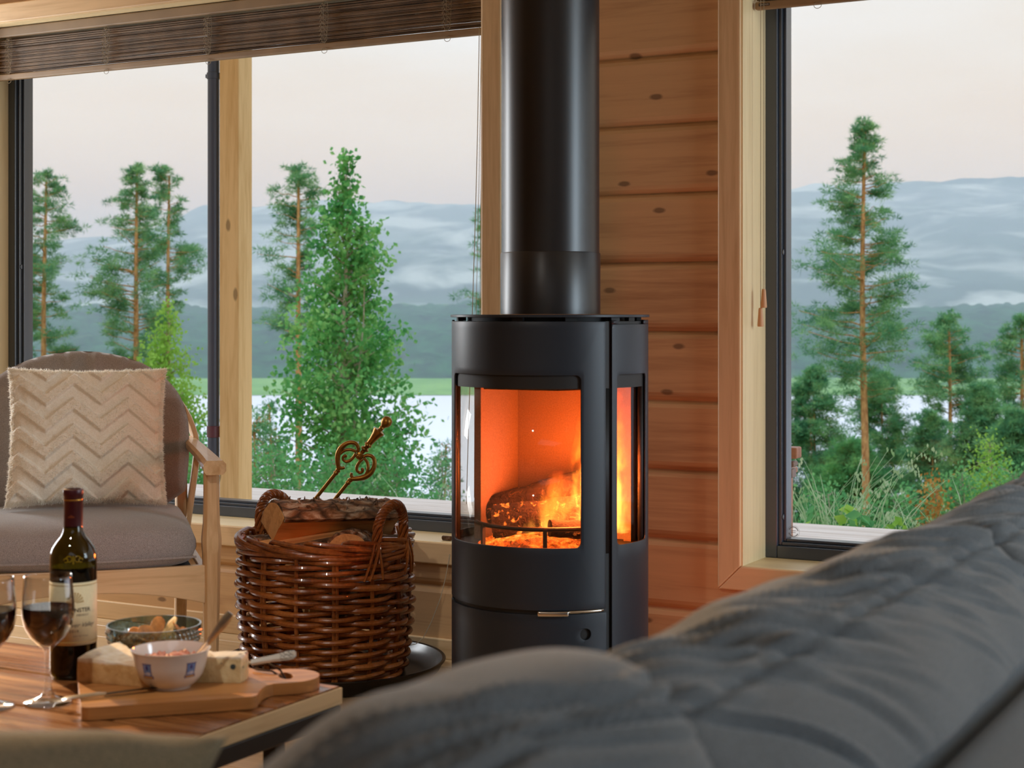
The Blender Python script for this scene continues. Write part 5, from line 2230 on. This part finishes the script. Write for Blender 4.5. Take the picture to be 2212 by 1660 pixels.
m.build('painted_red_gleam', mat_plain('red_gleam_maroon', srgb(96, 52, 66), 0.4), DP, smooth=True)  # maroon band colours a red reflection onto the pipe
m = MB()
m.box(-9.5, 3.2, WY + TH, 6.2, 2.95, 3.05)
struct(m.build('porch_roof', pine_trim_X))

# garden bench whose end shows at the edge of the right window
teak = mat_wood('reddish_garden_teak', srgb(170, 112, 78), srgb(120, 70, 46), 'X', 1.3, 0.5, 0.0)
GBN = thing('garden_bench', 'reddish brown garden bench end peeking past the frame of the right window', 'bench', (-2.40, 6.03, -0.018), R(2))
m = MB()
m.box(-0.85, 0.345, -0.035, 0.035, 0.460, 0.504)
m.build('armrest', teak, GBN, bevel=0.006)
m = MB()
m.box(0.262, 0.302, -0.022, 0.022, 0.0, 0.46)
m.build('bench_leg', teak, GBN, bevel=0.004)
m = MB()
m.box(-0.80, -0.76, -0.022, 0.022, 0.0, 0.46)
m.build('bench_leg', teak, GBN, bevel=0.004)
m = MB()
for dz, hx in ((0.437, 0.32), (0.408, 0.312)):
    m.lathe([(0, -0.03), (0.012, -0.03), (0.013, 0.0), (0.012, 0.03), (0, 0.03)], 16, M=Matrix.Translation((hx, 0, dz)) @ Euler((R(90), 0, 0)).to_matrix().to_4x4())
m.box(0.285, 0.325, -0.028, 0.028, 0.385, 0.420)
m.build('hinge_bracket', mat_plain('bench_bracket', srgb(120, 88, 72), 0.4, 0.3), GBN, bevel=0.003, smooth=True)
m = MB()
for k in range(5):
    m.box(-0.80, 0.20, 0.03 + 0.09 * k, 0.10 + 0.09 * k, 0.36, 0.382)
m.build('bench_seat', teak, GBN, bevel=0.003)
for x in (-0.78, 0.16):
    m = MB()
    m.box(x - 0.02, x + 0.02, 0.42, 0.46, 0.0, 0.36)
    m.build('bench_leg', teak, GBN, bevel=0.004)

# ------------------------------------------------------------------ terrain, lake, hills
LAKE_Z = -40.0


def ground_z(d):
    """height of the slope below the house at distance d from the window"""
    if d < 60:
        return -0.75 - 0.19 * max(0.0, d)
    return -12.15 - 0.22 * (d - 60)


hill_mats = {}


def mat_land(name, c1, c2, c3, s1, s2, lo=0.42, hi=0.60):
    t = NT(name)
    v = t.coord()
    f = t.noise(v, s1, 6, 0.65)
    f2 = t.noise(v, s2, 5, 0.6, 0.6)
    col = t.mix(t.ramp(f2, (lo, (0, 0, 0, 1)), (hi, (1, 1, 1, 1))), t.ramp(f, (0.35, c1), (0.65, c2)), c3)
    b = t.pbsdf(Base__Color=col, Roughness=1.0)
    b.inputs['Specular IOR Level'].default_value = 0.0
    return t.done(b)


grass_ground = mat_land('grassy_slope', srgb(54, 78, 42), srgb(96, 124, 62), srgb(76, 92, 50), 0.6, 0.2)
m = MB()


def slope(u, v):
    x = -140 + 190 * u
    d = 210 * v ** 1.6
    z = ground_z(d) + 0.25 * noise.noise(Vector((x * 0.25, d * 0.25, 0))) * min(1, d / 6)
    return (x * (0.25 + 0.75 * v) - 6 * (1 - v), 7.3 + d, z)


m.grid(slope, 60, 60)
struct(m.build('hillside', grass_ground, smooth=True, angle=180, recalc=False))

t = NT('lake_water')
f = t.noise(t.coord((1, 1, 1)), 0.5, 3)
b = t.pbsdf(Base__Color=srgb(120, 132, 140), Roughness=0.12, Normal=t.bump(f, 0.12, 0.1))
b.inputs['Specular IOR Level'].default_value = 0.6
lake_mat = t.done(t.n('BsdfGlossy', Color=(0.95, 0.96, 1.0, 1), Roughness=0.5, Normal=t.bump(f, 0.05, 0.1)))
m = MB()
m.grid(lambda u, v: (-4500 + 8000 * u, 150 + 2200 * v, LAKE_Z), 2, 2)
struct(m.build('lake', lake_mat))

forest_mat = mat_land('far_forest', srgb(24, 60, 42), srgb(52, 104, 66), srgb(110, 150, 84), 0.05, 0.006, 0.60, 0.66)
meadow_mat = mat_land('far_meadow', srgb(110, 158, 78), srgb(140, 182, 98), srgb(70, 120, 64), 0.03, 0.02, 0.58, 0.66)
mount_mat = mat_land('mountain_side', srgb(28, 58, 44), srgb(62, 92, 70), srgb(190, 200, 190), 0.012, 0.0055, 0.48, 0.62)

# directions are measured from the house: azimuth tangent relative to the view axis of the valley (-0.482, 0.876)
FX, FYY, RX, RY = -0.4824, 0.8760, 0.8760, 0.4824


def polar(lat, d):
    return (FX * d + RX * lat * d, FYY * d + RY * lat * d)


def far_strip(name, mat, d0, d1, hfun, nu=900, nv=40, l0=-1.2, l1=1.2, rough=0.0, rs=0.02):
    m = MB()

    def f(u, v):
        lat = l0 + (l1 - l0) * u
        d = d0 + (d1 - d0) * v
        x, y = polar(lat, d)
        z = hfun(lat, v, d)
        if rough:
            z += rough * min(1, v * 6) * (noise.noise(Vector((x * rs, y * rs, 0))) + 0.6 * noise.noise(Vector((x * rs * 2.7, y * rs * 2.7, 3))))
        return (x, y, z)

    m.grid(f, nu, nv)
    return struct(m.build(name, mat, smooth=True, angle=180, recalc=False))


def lerp_tab(tab, x):
    if x <= tab[0][0]:
        return tab[0][1]
    for (a, b), (c, d) in zip(tab[:-1], tab[1:]):
        if x <= c:
            return b + (d - b) * (x - a) / (c - a)
    return tab[-1][1]


far_strip('meadow', meadow_mat, 820, 1000, lambda lat, v, d: LAKE_Z + 0.2 + 9 * v, 200, 20)
# wooded far shore, its top near eye level
shore_tab = [(-0.4, 6.0), (-0.24, 4.0), (-0.12, 2.0), (-0.05, 5.0), (0.10, 10.0), (0.20, 2.0), (0.42, 8.0)]
far_strip('far_shore_forest', forest_mat, 905, 1250, lambda lat, v, d: LAKE_Z + 2 + (lerp_tab(shore_tab, lat) - LAKE_Z) * (1 - (1 - min(1, v * 1.02)) ** 2.2), 1100, 50, rough=5.0, rs=0.05)
# mountains behind: skyline taken from the view (tangent of elevation)
sky_tab = [(-0.40, 0.030), (-0.30, 0.040), (-0.26, 0.045), (-0.235, 0.046), (-0.19, 0.062), (-0.12, 0.066), (-0.02, 0.064), (0.05, 0.068), (0.17, 0.074), (0.24, 0.077), (0.32, 0.080), (0.42, 0.076)]


def mountain(lat, v, d):
    top = lerp_tab(sky_tab, lat) * 2600 + 1
    q = min(1.0, v * 1.15)
    return -36 + (top + 36) * (q * q * (3 - 2 * q)) ** 0.8


far_strip('mountains', mount_mat, 1200, 2750, mountain, 900, 70, rough=9.0, rs=0.008)

# evening haze filling the valley beyond the lake
t = NT('valley_haze')
vs_ = t.n('VolumeScatter', Color=(0.74, 0.87, 1.0, 1), Density=0.00105, Anisotropy=0.0)
haze = t.done(None, vs_.outputs[0])
haze.cycles.homogeneous_volume = True
m = MB()
q0, q1 = [], []
for lat, d in ((-1.3, 640), (1.3, 640), (1.3, 3000), (-1.3, 3000)):
    x, y_ = polar(lat, d)
    q0.append((x, y_, LAKE_Z - 1))
    q1.append((x, y_, 160.0))
m.loft([q0, q1])
hz = struct(m.build('valley_haze', haze))
tag(hz, 'pale blue evening haze in the valley beyond the lake', 'haze')

# ------------------------------------------------------------------ trees
def mat_leaf(name, c1, c2, c3, trans=0.42):
    t = NT(name)
    oi = t.n('ObjectInfo')
    v = t.coord((1, 1, 1))
    f = t.noise(v, 2.2, 3, 0.6)
    f2 = t.noise(v, 14, 2)
    g = t.math('ADD', t.math('MULTIPLY', f, 0.65), t.math('MULTIPLY', f2, 0.35))
    col = t.ramp(g, (0.36, c1), (0.5, c2), (0.64, c3))
    d = t.n('BsdfDiffuse', Color=col)
    tr = t.n('BsdfTranslucent', Color=col)
    mixn = t.n('MixShader')
    mixn.inputs[0].default_value = trans
    t.t.links.new(d.outputs[0], mixn.inputs[1])
    t.t.links.new(tr.outputs[0], mixn.inputs[2])
    return t.done(mixn)


pine_leaf = mat_leaf('pine_needles', srgb(70, 138, 104), srgb(118, 176, 120), srgb(176, 216, 146))
birch_leaf = mat_leaf('birch_leaves', srgb(66, 142, 84), srgb(116, 188, 104), srgb(184, 224, 140), 0.45)
lime_leaf = mat_leaf('light_green_leaves', srgb(132, 186, 76), srgb(166, 208, 94), srgb(194, 222, 116), 0.45)
bush_leaf = mat_leaf('bush_leaves', srgb(84, 154, 104), srgb(114, 180, 112), srgb(158, 210, 130), 0.4)
brown_leaf = mat_leaf('brown_leaves', srgb(160, 108, 52), srgb(196, 142, 72), srgb(214, 166, 92), 0.3)


def mat_trunk(name, c1, c2):
    t = NT(name)
    v = t.coord((1, 1, 0.35))
    f = t.noise(v, 16, 5, 0.65)
    b = t.pbsdf(Base__Color=t.ramp(f, (0.35, c1), (0.65, c2)), Roughness=0.95, Normal=t.bump(f, 0.8, 0.02))
    return t.done(b)


pine_trunk = mat_trunk('pine_trunk_bark', srgb(176, 112, 66), srgb(240, 184, 122))
birch_trunk = mat_trunk('birch_trunk_bark', srgb(140, 120, 100), srgb(222, 204, 184))


def needle_tris(rg, centers, radii, n_per, ln, wd):
    """tufts of needles around centres: outward fans of thin triangles"""
    k = len(centers)
    cid = np.repeat(np.arange(k), n_per)
    c = centers[cid]
    r = radii[cid][:, None]
    d = rg.normal(0, 1, (len(cid), 3))
    d[:, 2] = d[:, 2] * 0.75 + 0.30
    d /= np.linalg.norm(d, axis=1, keepdims=True)
    p = c + d * r * np.array([1, 1, 0.55]) * (rg.random((len(cid), 1)) ** 0.55)
    s = np.cross(d, rg.normal(0, 1, d.shape))
    s /= np.linalg.norm(s, axis=1, keepdims=True)
    L = ln * rg.uniform(0.6, 1.3, (len(cid), 1))
    return np.stack([p - s * wd / 2, p + s * wd / 2, p + d * L], axis=1)


def leaf_quads(rg, p, size):
    n = len(p)
    d = rg.normal(0, 1, (n, 3))
    d[:, 2] -= 0.6
    d /= np.linalg.norm(d, axis=1, keepdims=True)
    s = np.cross(d, rg.normal(0, 1, d.shape))
    s /= np.linalg.norm(s, axis=1, keepdims=True)
    L = size * rg.uniform(0.7, 1.25, (n, 1))
    return np.stack([p - d * L * 0.5, p + s * L * 0.36, p + d * L * 0.55, p - s * L * 0.36], axis=1)


def prof_at(prof, z):
    """prof: (z, left, right) from the top down -> interpolated"""
    if z >= prof[0][0]:
        return prof[0][1], prof[0][2]
    for a, b in zip(prof[:-1], prof[1:]):
        if z >= b[0]:
            t_ = (a[0] - z) / (a[0] - b[0])
            return a[1] + (b[1] - a[1]) * t_, a[2] + (b[2] - a[2]) * t_
    return prof[-1][1], prof[-1][2]


def pine(label, x, y, prof, tr_top, tr_base, seed, branches=64, puffs=7, n_per=46, ln=0.13, wd=0.020, leafmat=None, group=None, bare=(), trunk_mat=None, spruce=False, name='pine_tree', cat='tree'):
    """prof: (height, reach to picture left, reach to picture right), highest first, in metres above eye-level zero floor"""
    rg = np.random.default_rng(seed)
    d = y - 7.3
    zb = ground_z(d) - 0.4
    T = thing(name, label, cat, (x, y, zb), group=group)
    top = prof[0][0] - zb
    low = prof[-1][0] - zb
    m = MB()
    n = 14
    sway = rg.normal(0, 0.03, 2)
    pts = [(sway[0] * math.sin(i * 0.5), sway[1] * math.sin(i * 0.6), top * 0.985 * i / (n - 1)) for i in range(n)]
    m.tube(pts, [tr_base + (tr_top - tr_base) * (i / (n - 1)) ** 0.9 for i in range(n)], 10)
    cen, rad = [], []
    nb = branches
    for b in range(nb):
        q = (b + rg.random()) / nb
        h = low + (top - low) * (q ** 0.92)
        L_, R_ = prof_at(prof, h + zb)
        az = rg.random() * 2 * PI
        ca_ = math.cos(az)
        # left / right reach in the picture plane, mean of both along the depth
        reach = (R_ if ca_ > 0 else L_) * abs(ca_) + (L_ + R_) / 2 * (1 - abs(ca_))
        reach = max(0.10, reach * rg.uniform(0.70, 1.12))
        dirx, diry = RX * ca_ - RY * 0 + FX * math.sin(az), RY * ca_ + FYY * math.sin(az)
        rise = (-0.10 if spruce else rg.uniform(-0.06, 0.26)) + 0.30 * (q > 0.86)
        bp_ = []
        for k in range(6):
            t_ = k / 5
            r_ = reach * t_
            bp_.append((dirx * r_, diry * r_, h + rise * r_ + (0.10 * reach * (t_ ** 2) if not spruce else -0.05 * reach * t_) + rg.normal(0, 0.015)))
        m.tube(bp_, [max(0.006, tr_base * 0.22 * (1 - 0.75 * k / 5) * min(1, 0.3 + reach * 0.35)) for k in range(6)], 5)
        np_ = max(2, int(1.25 * puffs * min(1.8, 0.35 + reach * 0.75)))
        for k in range(np_):
            t_ = 0.38 + 0.66 * (k + rg.random()) / np_
            i0 = min(4, int(t_ * 5))
            f_ = min(1.0, t_ * 5 - i0)
            a_, b_ = np.array(bp_[i0]), np.array(bp_[min(5, i0 + 1)])
            c = a_ + (b_ - a_) * f_
            sp_r = 0.16 * reach * t_ + 0.05
            c = c + rg.normal(0, 1, 3) * np.array([sp_r, sp_r, 0.06 + 0.05 * reach])
            lat_, dep_ = c[0] * RX + c[1] * RY, c[0] * FX + c[1] * FYY
            if abs(lat_) < 0.24 and dep_ < 0.05 and q < 0.8 and not spruce and name == 'pine_tree' and rg.random() < 0.85:
                continue        # the trunk stays in sight between the branches
            cen.append(c)
            rad.append(rg.uniform(0.11, 0.21) * (0.36 + 0.64 * min(1, reach)))
    m.build('trunk', trunk_mat or pine_trunk, T, smooth=True)
    cen.append(np.array((0, 0, top)))
    rad.append(0.12)
    V = needle_tris(rg, np.array(cen), np.array(rad), n_per, ln, wd)
    tri_mesh('needles', V, leafmat or pine_leaf, T)
    return T


def tree_prof(D, rows):
    """rows of (elevation offset, left, right) in 1/3500 of the distance D -> metres"""
    return [(1.0 + (680 - e) * D / 3500, l * D / 3500, r * D / 3500) for e, l, r in rows]


pine('tall pine with a dense round top at the left edge of the left window', -33.07, 33.161,
     tree_prof(45, [(378, 8, 8), (400, 30, 28), (440, 40, 42), (480, 48, 62), (520, 50, 66), (560, 52, 100), (600, 55, 98), (650, 55, 70), (700, 50, 80), (745, 60, 72), (790, 55, 60)]), 0.03, 0.13, 21, 70)
pine('thin pine half hidden by the frame at the far left of the left window', -44.649, 43.909,
     tree_prof(60, [(540, 5, 5), (580, 26, 24), (640, 34, 30), (700, 36, 34), (760, 36, 32)]), 0.03, 0.11, 22, 34)
pine('tall pine with a reddish trunk in the middle of the left window pane', -30.84, 34.389,
     tree_prof(45, [(362, 8, 8), (385, 22, 22), (412, 22, 26), (430, 48, 28), (460, 60, 40), (500, 72, 50), (560, 80, 55), (610, 96, 60), (650, 104, 70), (700, 92, 80), (750, 86, 75), (800, 70, 60)]), 0.03, 0.14, 23, 84)
pine('pine with a lopsided open crown just right of the reddish trunked pine', -32.055, 37.145,
     tree_prof(48, [(366, 12, 26), (385, 30, 48), (410, 40, 34), (440, 46, 38), (480, 34, 30), (520, 34, 60), (560, 40, 78), (600, 34, 60), (650, 34, 34), (700, 40, 34), (740, 40, 30)]), 0.03, 0.12, 24, 60)
pine('slender pine with bare lower branches to the left of the birch', -23.91, 32.497,
     tree_prof(40, [(368, 10, 14), (392, 38, 34), (420, 50, 46), (450, 52, 40), (500, 60, 36), (560, 88, 28), (610, 74, 24), (640, 96, 24), (690, 86, 24), (720, 98, 26), (738, 80, 20)]), 0.03, 0.125, 25, 56)
pine('pine mostly hidden behind the casing at the right end of the left window', -19.52, 34.88,
     tree_prof(40, [(430, 10, 10), (460, 30, 26), (500, 62, 40), (530, 44, 40), (570, 74, 50), (600, 60, 50), (650, 70, 50), (700, 60, 40)]), 0.03, 0.125, 26, 46)
pine('tallest pine with an orange trunk in the middle of the right window', -10.217, 34.33,
     tree_prof(35, [(266, 5, 5), (285, 14, 14), (310, 26, 24), (345, 44, 46), (385, 58, 50), (420, 82, 54), (450, 74, 52), (490, 78, 62), (530, 92, 78), (556, 124, 88), (590, 118, 96), (606, 140, 112), (650, 112, 76), (700, 130, 80), (722, 162, 108), (760, 140, 84), (800, 110, 72), (840, 84, 60), (870, 60, 50)]), 0.03, 0.115, 27, 120, 8, 50, 0.11, 0.016)
pine('medium pine standing right of the tallest pine in the right window', -11.075, 45.273,
     tree_prof(45, [(682, 7, 7), (704, 18, 24), (730, 50, 56), (764, 58, 66), (800, 84, 84), (838, 88, 88), (860, 66, 70), (900, 50, 54)]), 0.03, 0.11, 28, 64)
pine('pine at the right edge of the right window', -8.686, 43.164,
     tree_prof(42, [(686, 7, 7), (720, 26, 26), (760, 64, 50), (800, 72, 60), (850, 60, 60), (900, 50, 50), (930, 36, 40)]), 0.03, 0.12, 29, 60)
# young wood between the trunks beyond the right window
for k, (label, px, D, rows) in enumerate((
        ('bushy young pine between the right window frame and the orange trunk', 1757, 41, [(800, 8, 8), (850, 40, 40), (900, 62, 60), (960, 84, 80), (1030, 96, 90), (1100, 100, 96), (1180, 90, 90)]),
        ('bushy young pine just right of the orange trunk of the tallest pine', 1905, 45, [(812, 8, 8), (850, 40, 46), (900, 52, 60), (960, 58, 66), (1030, 70, 74), (1100, 80, 80), (1180, 80, 80)]),
        ('young pine standing behind the medium pine of the right window', 2012, 38, [(900, 8, 8), (940, 30, 30), (990, 50, 50), (1050, 60, 60), (1110, 60, 60), (1180, 60, 60)]),
        ('young pine between the medium pine and the pine at the right edge', 2118, 34, [(846, 8, 8), (890, 44, 42), (940, 60, 58), (1000, 66, 66), (1060, 70, 70), (1140, 70, 70)]),
        ('low pine under the pine at the right edge of the right window', 2196, 30, [(900, 10, 10), (960, 50, 50), (1020, 66, 60), (1090, 70, 70)]),
        ('low dark pine behind the tall grass of the right window', 1845, 38.5, [(960, 8, 8), (1000, 50, 50), (1060, 74, 74), (1120, 84, 84), (1190, 84, 84)]))):
    l_ = (px - 1106) / 3500
    x, y_ = polar(l_, D)
    pine(label, x, y_, tree_prof(D, rows), 0.02, 0.06, 60 + k, 110, 10, 46, 0.12, 0.020, leafmat=bush_leaf if k == 5 else None, name='young_pine')


def broadleaf(label, px, D, rows, seed, mat, n_leaf, size, name, cat='tree', trunk_r=0.07, stems=1, branches=46, group=None, tmat=None):
    rg = np.random.default_rng(seed)
    x, y_ = polar((px - 1106) / 3500, D)
    zb = ground_z(y_ - 7.3) - 0.3
    prof = tree_prof(D, rows)
    T = thing(name, label, cat, (x, y_, zb), group=group)
    top, low = prof[0][0] - zb, prof[-1][0] - zb
    m = MB()
    for s_ in range(stems):
        ox, oy = (0, 0) if s_ == 0 else rg.normal(0, 0.25, 2)
        hh = top * (1 if s_ == 0 else rg.uniform(0.5, 0.75))
        pts = [(ox * (0.3 + i / 9) + 0.05 * math.sin(i + s_ * 2), oy * (0.3 + i / 9), hh * 0.98 * i / 9) for i in range(10)]
        m.tube(pts, [max(0.008, trunk_r * (1 if s_ == 0 else 0.6) * (1 - 0.92 * i / 9)) for i in range(10)], 8)
    P = []
    per = n_leaf // branches
    for b in range(branches):
        q = (b + rg.random()) / branches
        h = low + (top - low) * q
        L_, R_ = prof_at(prof, h + zb)
        az = rg.random() * 2 * PI
        ca_ = math.cos(az)
        reach = (R_ if ca_ > 0 else L_) * abs(ca_) + (L_ + R_) / 2 * (1 - abs(ca_))
        reach = max(0.05, reach * rg.uniform(0.55, 1.05))
        dx, dy = RX * ca_ + FX * math.sin(az), RY * ca_ + FYY * math.sin(az)
        h0 = max(0.05, h - reach * 0.55)
        bp_ = [(dx * reach * t_, dy * reach * t_, h0 + (h - h0) * (t_ ** 0.7) + 0.02 * rg.normal()) for t_ in (0, 0.25, 0.5, 0.75, 1.0)]
        m.tube(bp_, [max(0.003, trunk_r * 0.22 * (1 - 0.85 * k / 4)) for k in range(5)], 5)
        wgt = max(0.25, min(2.2, reach / 0.55))
        nn = int(per * wgt)
        t_ = rg.random(nn) ** 0.7 * 0.92 + 0.10
        B = np.array(bp_)
        ii = np.minimum(3, (t_ * 4).astype(int))
        fr = np.minimum(1.2, t_ * 4 - ii)[:, None]
        p = B[ii] + (B[ii + 1] - B[ii]) * fr
        p += rg.normal(0, 1, (nn, 3)) * np.array([0.07 + 0.10 * reach, 0.07 + 0.10 * reach, 0.10 + 0.05 * reach])
        p[:, 2] -= np.abs(rg.normal(0, 0.10, nn)) * min(1, reach)
        P.append(p)
    m.build('trunk', tmat or birch_trunk, T, smooth=True)
    tri_mesh('foliage', leaf_quads(rg, np.concatenate(P), size), mat, T)
    return T


broadleaf('tall loose birch behind the fire tongs in the left window', 745, 24,
          [(338, 4, 4), (370, 14, 16), (420, 34, 30), (465, 72, 66), (500, 84, 78), (540, 76, 112), (570, 84, 104), (620, 96, 90), (680, 116, 150), (730, 128, 160), (790, 150, 168), (860, 160, 176), (920, 168, 180), (1000, 190, 160), (1070, 195, 150)], 31, birch_leaf, 11500, 0.092, 'birch_tree', trunk_r=0.085, stems=4, branches=110)
broadleaf('light green young birch in front of the pines behind the armchair', 362, 28,
          [(664, 4, 4), (690, 20, 18), (730, 46, 40), (770, 66, 62), (830, 84, 84), (900, 90, 90), (980, 90, 90), (1060, 90, 90)], 32, lime_leaf, 8000, 0.075, 'young_birch', branches=60)
broadleaf('yellow green shrub between the pines at the right of the right window', 2135, 22,
          [(950, 6, 6), (985, 36, 36), (1020, 54, 52), (1060, 60, 60), (1120, 64, 64)], 33, lime_leaf, 4200, 0.045, 'shrub', 'shrub', 0.02, 3, 40)
broadleaf('brown leafy clump among the grasses of the right window', 2017, 18,
          [(1040, 8, 8), (1060, 24, 26), (1090, 26, 28), (1120, 18, 20), (1150, 12, 12)], 34, brown_leaf, 1300, 0.05, 'brown_clump', 'brown_clump', 0.008, 3, 24, tmat=pine_trunk)  # added stand-in: a clump of brown leaves for an unidentified brown patch
for k, (label, px, D, rows, mat_, n_) in enumerate((
        ('low bush below the porch post side of the birch', 585, 17, [(975, 30, 30), (1000, 60, 60), (1040, 80, 80), (1080, 90, 90), (1130, 90, 90)], bush_leaf, 4200),
        ('dark bush under the middle of the birch behind the basket', 715, 18, [(985, 40, 40), (1010, 80, 80), (1050, 95, 95), (1100, 100, 100), (1150, 100, 100)], bush_leaf, 4600),
        ('round bush under the right side of the birch', 850, 18, [(980, 30, 20), (1010, 70, 50), (1050, 90, 75), (1100, 95, 90), (1150, 95, 90)], bush_leaf, 4600),
        ('bluish bush at the left side of the stove in the left window', 950, 21, [(985, 10, 10), (1015, 30, 30), (1050, 50, 50), (1100, 60, 60), (1150, 60, 60)], pine_leaf, 2600),
        ('bush behind the back of the armchair beside the downpipe', 425, 17, [(940, 20, 20), (980, 50, 50), (1030, 70, 70), (1100, 80, 80)], bush_leaf, 3600),
        ('leafy bush at the foot of the orange trunk, left side', 1785, 19, [(1060, 40, 40), (1090, 80, 70), (1130, 100, 90), (1180, 100, 90)], bush_leaf, 3600),
        ('leafy bush at the foot of the orange trunk, right side', 1935, 19, [(1060, 40, 50), (1090, 66, 80), (1130, 76, 100), (1180, 80, 100)], bush_leaf, 3600),
        ('dark leafy bush low between the brown leafy clump and the yellow green shrub', 2075, 21, [(1020, 30, 30), (1050, 60, 60), (1100, 90, 90), (1160, 90, 90)], bush_leaf, 3600),
        ('leafy bush at the lower right corner of the right window', 2190, 20, [(1010, 40, 30), (1050, 60, 60), (1100, 70, 70), (1150, 70, 70)], bush_leaf, 3000))):
    broadleaf(label, px, D, rows, 70 + k, mat_, n_, 0.05, 'bush', 'bush', 0.02, 4, 44)
pine('small thin spruce in front of the lake right of the porch post', *polar((582 - 1106) / 3500, 22), tree_prof(22, [(878, 2, 2), (905, 10, 9), (940, 22, 18), (960, 32, 26), (1000, 30, 30), (1050, 40, 36)]), 0.01, 0.03, 41, 34, 5, 22, 0.07, 0.012, spruce=True, name='small_spruce')
pine('small dark spruce beside the porch post', *polar((552 - 1106) / 3500, 20), tree_prof(20, [(905, 2, 2), (935, 16, 16), (980, 30, 30), (1040, 40, 36)]), 0.01, 0.03, 42, 34, 5, 24, 0.07, 0.012, spruce=True, name='small_spruce')
pine('small bluish spruce left of the stove in the left window', *polar((962 - 1106) / 3500, 23), tree_prof(23, [(958, 2, 2), (985, 10, 10), (1010, 20, 16), (1050, 30, 26), (1090, 30, 30)]), 0.01, 0.03, 43, 30, 5, 22, 0.07, 0.012, spruce=True, name='small_spruce')

# tall grass along the deck edge: blades nobody could count
t = NT('tall_grass_blades')
v = t.coord()
f = t.noise(v, 5, 3)
col = t.ramp(f, (0.35, srgb(150, 188, 126)), (0.65, srgb(208, 222, 184)))
d = t.n('BsdfDiffuse', Color=col)
tr = t.n('BsdfTranslucent', Color=col)
mixn = t.n('MixShader')
mixn.inputs[0].default_value = 0.4
t.t.links.new(d.outputs[0], mixn.inputs[1])
t.t.links.new(tr.outputs[0], mixn.inputs[2])
grass_mat = t.done(mixn)


def grass_clump(label, spots, seed):
    rg = np.random.default_rng(seed)
    quads = []
    for gx, gy, gh, n_ in spots:
        z0 = ground_z(max(0, gy - 7.3)) - 0.05
        for _ in range(n_):
            bx, by = gx + rg.normal(0, 0.10), gy + rg.normal(0, 0.10)
            H_ = (gh + 0.42) * rg.uniform(0.6, 1.1)
            az = rg.random() * 2 * PI
            bend = rg.uniform(0.1, 0.5) * H_
            wv = rg.uniform(0.0035, 0.007)
            fx, fy = math.cos(az), math.sin(az)
            sx_, sy_ = RX, RY
            prev = None
            for k in range(7):
                t_ = k / 6
                c = np.array((bx + fx * bend * t_ ** 2, by + fy * bend * t_ ** 2, z0 + H_ * (t_ - 0.22 * t_ ** 3)))
                w_ = wv * (1 - 0.8 * t_)
                cur = (c - np.array((sx_, sy_, 0)) * w_, c + np.array((sx_, sy_, 0)) * w_)
                if prev is not None:
                    quads.append((prev[0], prev[1], cur[1], cur[0]))
                prev = cur
            if rg.random() < 0.5:        # seed head
                for q in range(7):
                    c2 = c + np.array((fx * 0.012 * q, fy * 0.012 * q, -0.006 * q)) + rg.normal(0, 0.006, 3)
                    s_ = 0.012
                    quads.append((c2 + np.array((0, 0, s_)), c2 + np.array((sx_, sy_, 0)) * 0.006, c2 - np.array((0, 0, s_)), c2 - np.array((sx_, sy_, 0)) * 0.006))
    o = tri_mesh('tall_grass', np.array(quads), grass_mat)
    return tag(o, label, 'grass', kind='stuff')


def gspot(px, D, h, n_):
    x, y_ = polar((px - 1106) / 3500, D)
    return (x, y_, h, n_)


grass_clump('tall seeding grass along the deck edge outside the right window', [gspot(1740, 9.2, 1.15, 26), gspot(1795, 9.0, 1.2, 44), gspot(1830, 9.2, 1.15, 30), gspot(1900, 9.3, 0.9, 26), gspot(1955, 9.0, 0.95, 30), gspot(2000, 8.8, 0.9, 26), gspot(2050, 8.7, 0.8, 24), gspot(1710, 9.4, 0.9, 26), gspot(2090, 8.6, 1.0, 16)], 81)
grass_clump('tuft of grass at the deck edge beside the left edge of the stove', [gspot(940, 10.4, 0.75, 26), gspot(965, 10.3, 0.8, 24)], 82)
# broad-leaved weeds right at the deck edge
for k, (label, px, n_) in enumerate((('low broad leaved weed beside the garden bench', 1735, 60), ('broad leaved weed left of the orange trunk at the deck edge', 1812, 90), ('broad leaved weed right of the orange trunk at the deck edge', 1890, 70), ('low weed at the deck edge near the sofa cushion', 1960, 50))):
    rg = np.random.default_rng(90 + k)
    x, y_ = polar((px - 1106) / 3500, 8.75)
    zb = ground_z(y_ - 7.3)
    W = thing('weed', label, 'weed', (x, y_, zb))
    m = MB()
    P = []
    for s_ in range(9):
        az = rg.random() * 6.28
        hh = rg.uniform(0.72, 0.90)
        pts = [(math.cos(az) * 0.16 * t_, math.sin(az) * 0.16 * t_, hh * t_) for t_ in (0, 0.5, 1)]
        m.tube(pts, 0.003, 5)
        for _ in range(n_ // 9):
            P.append(np.array(pts[2]) * rg.uniform(0.7, 1.05) + rg.normal(0, 0.03, 3))
    m.build('stem', bush_leaf, W)
    tri_mesh('leaf_mass', leaf_quads(rg, np.array(P), 0.085), lime_leaf if k != 1 else bush_leaf, W)
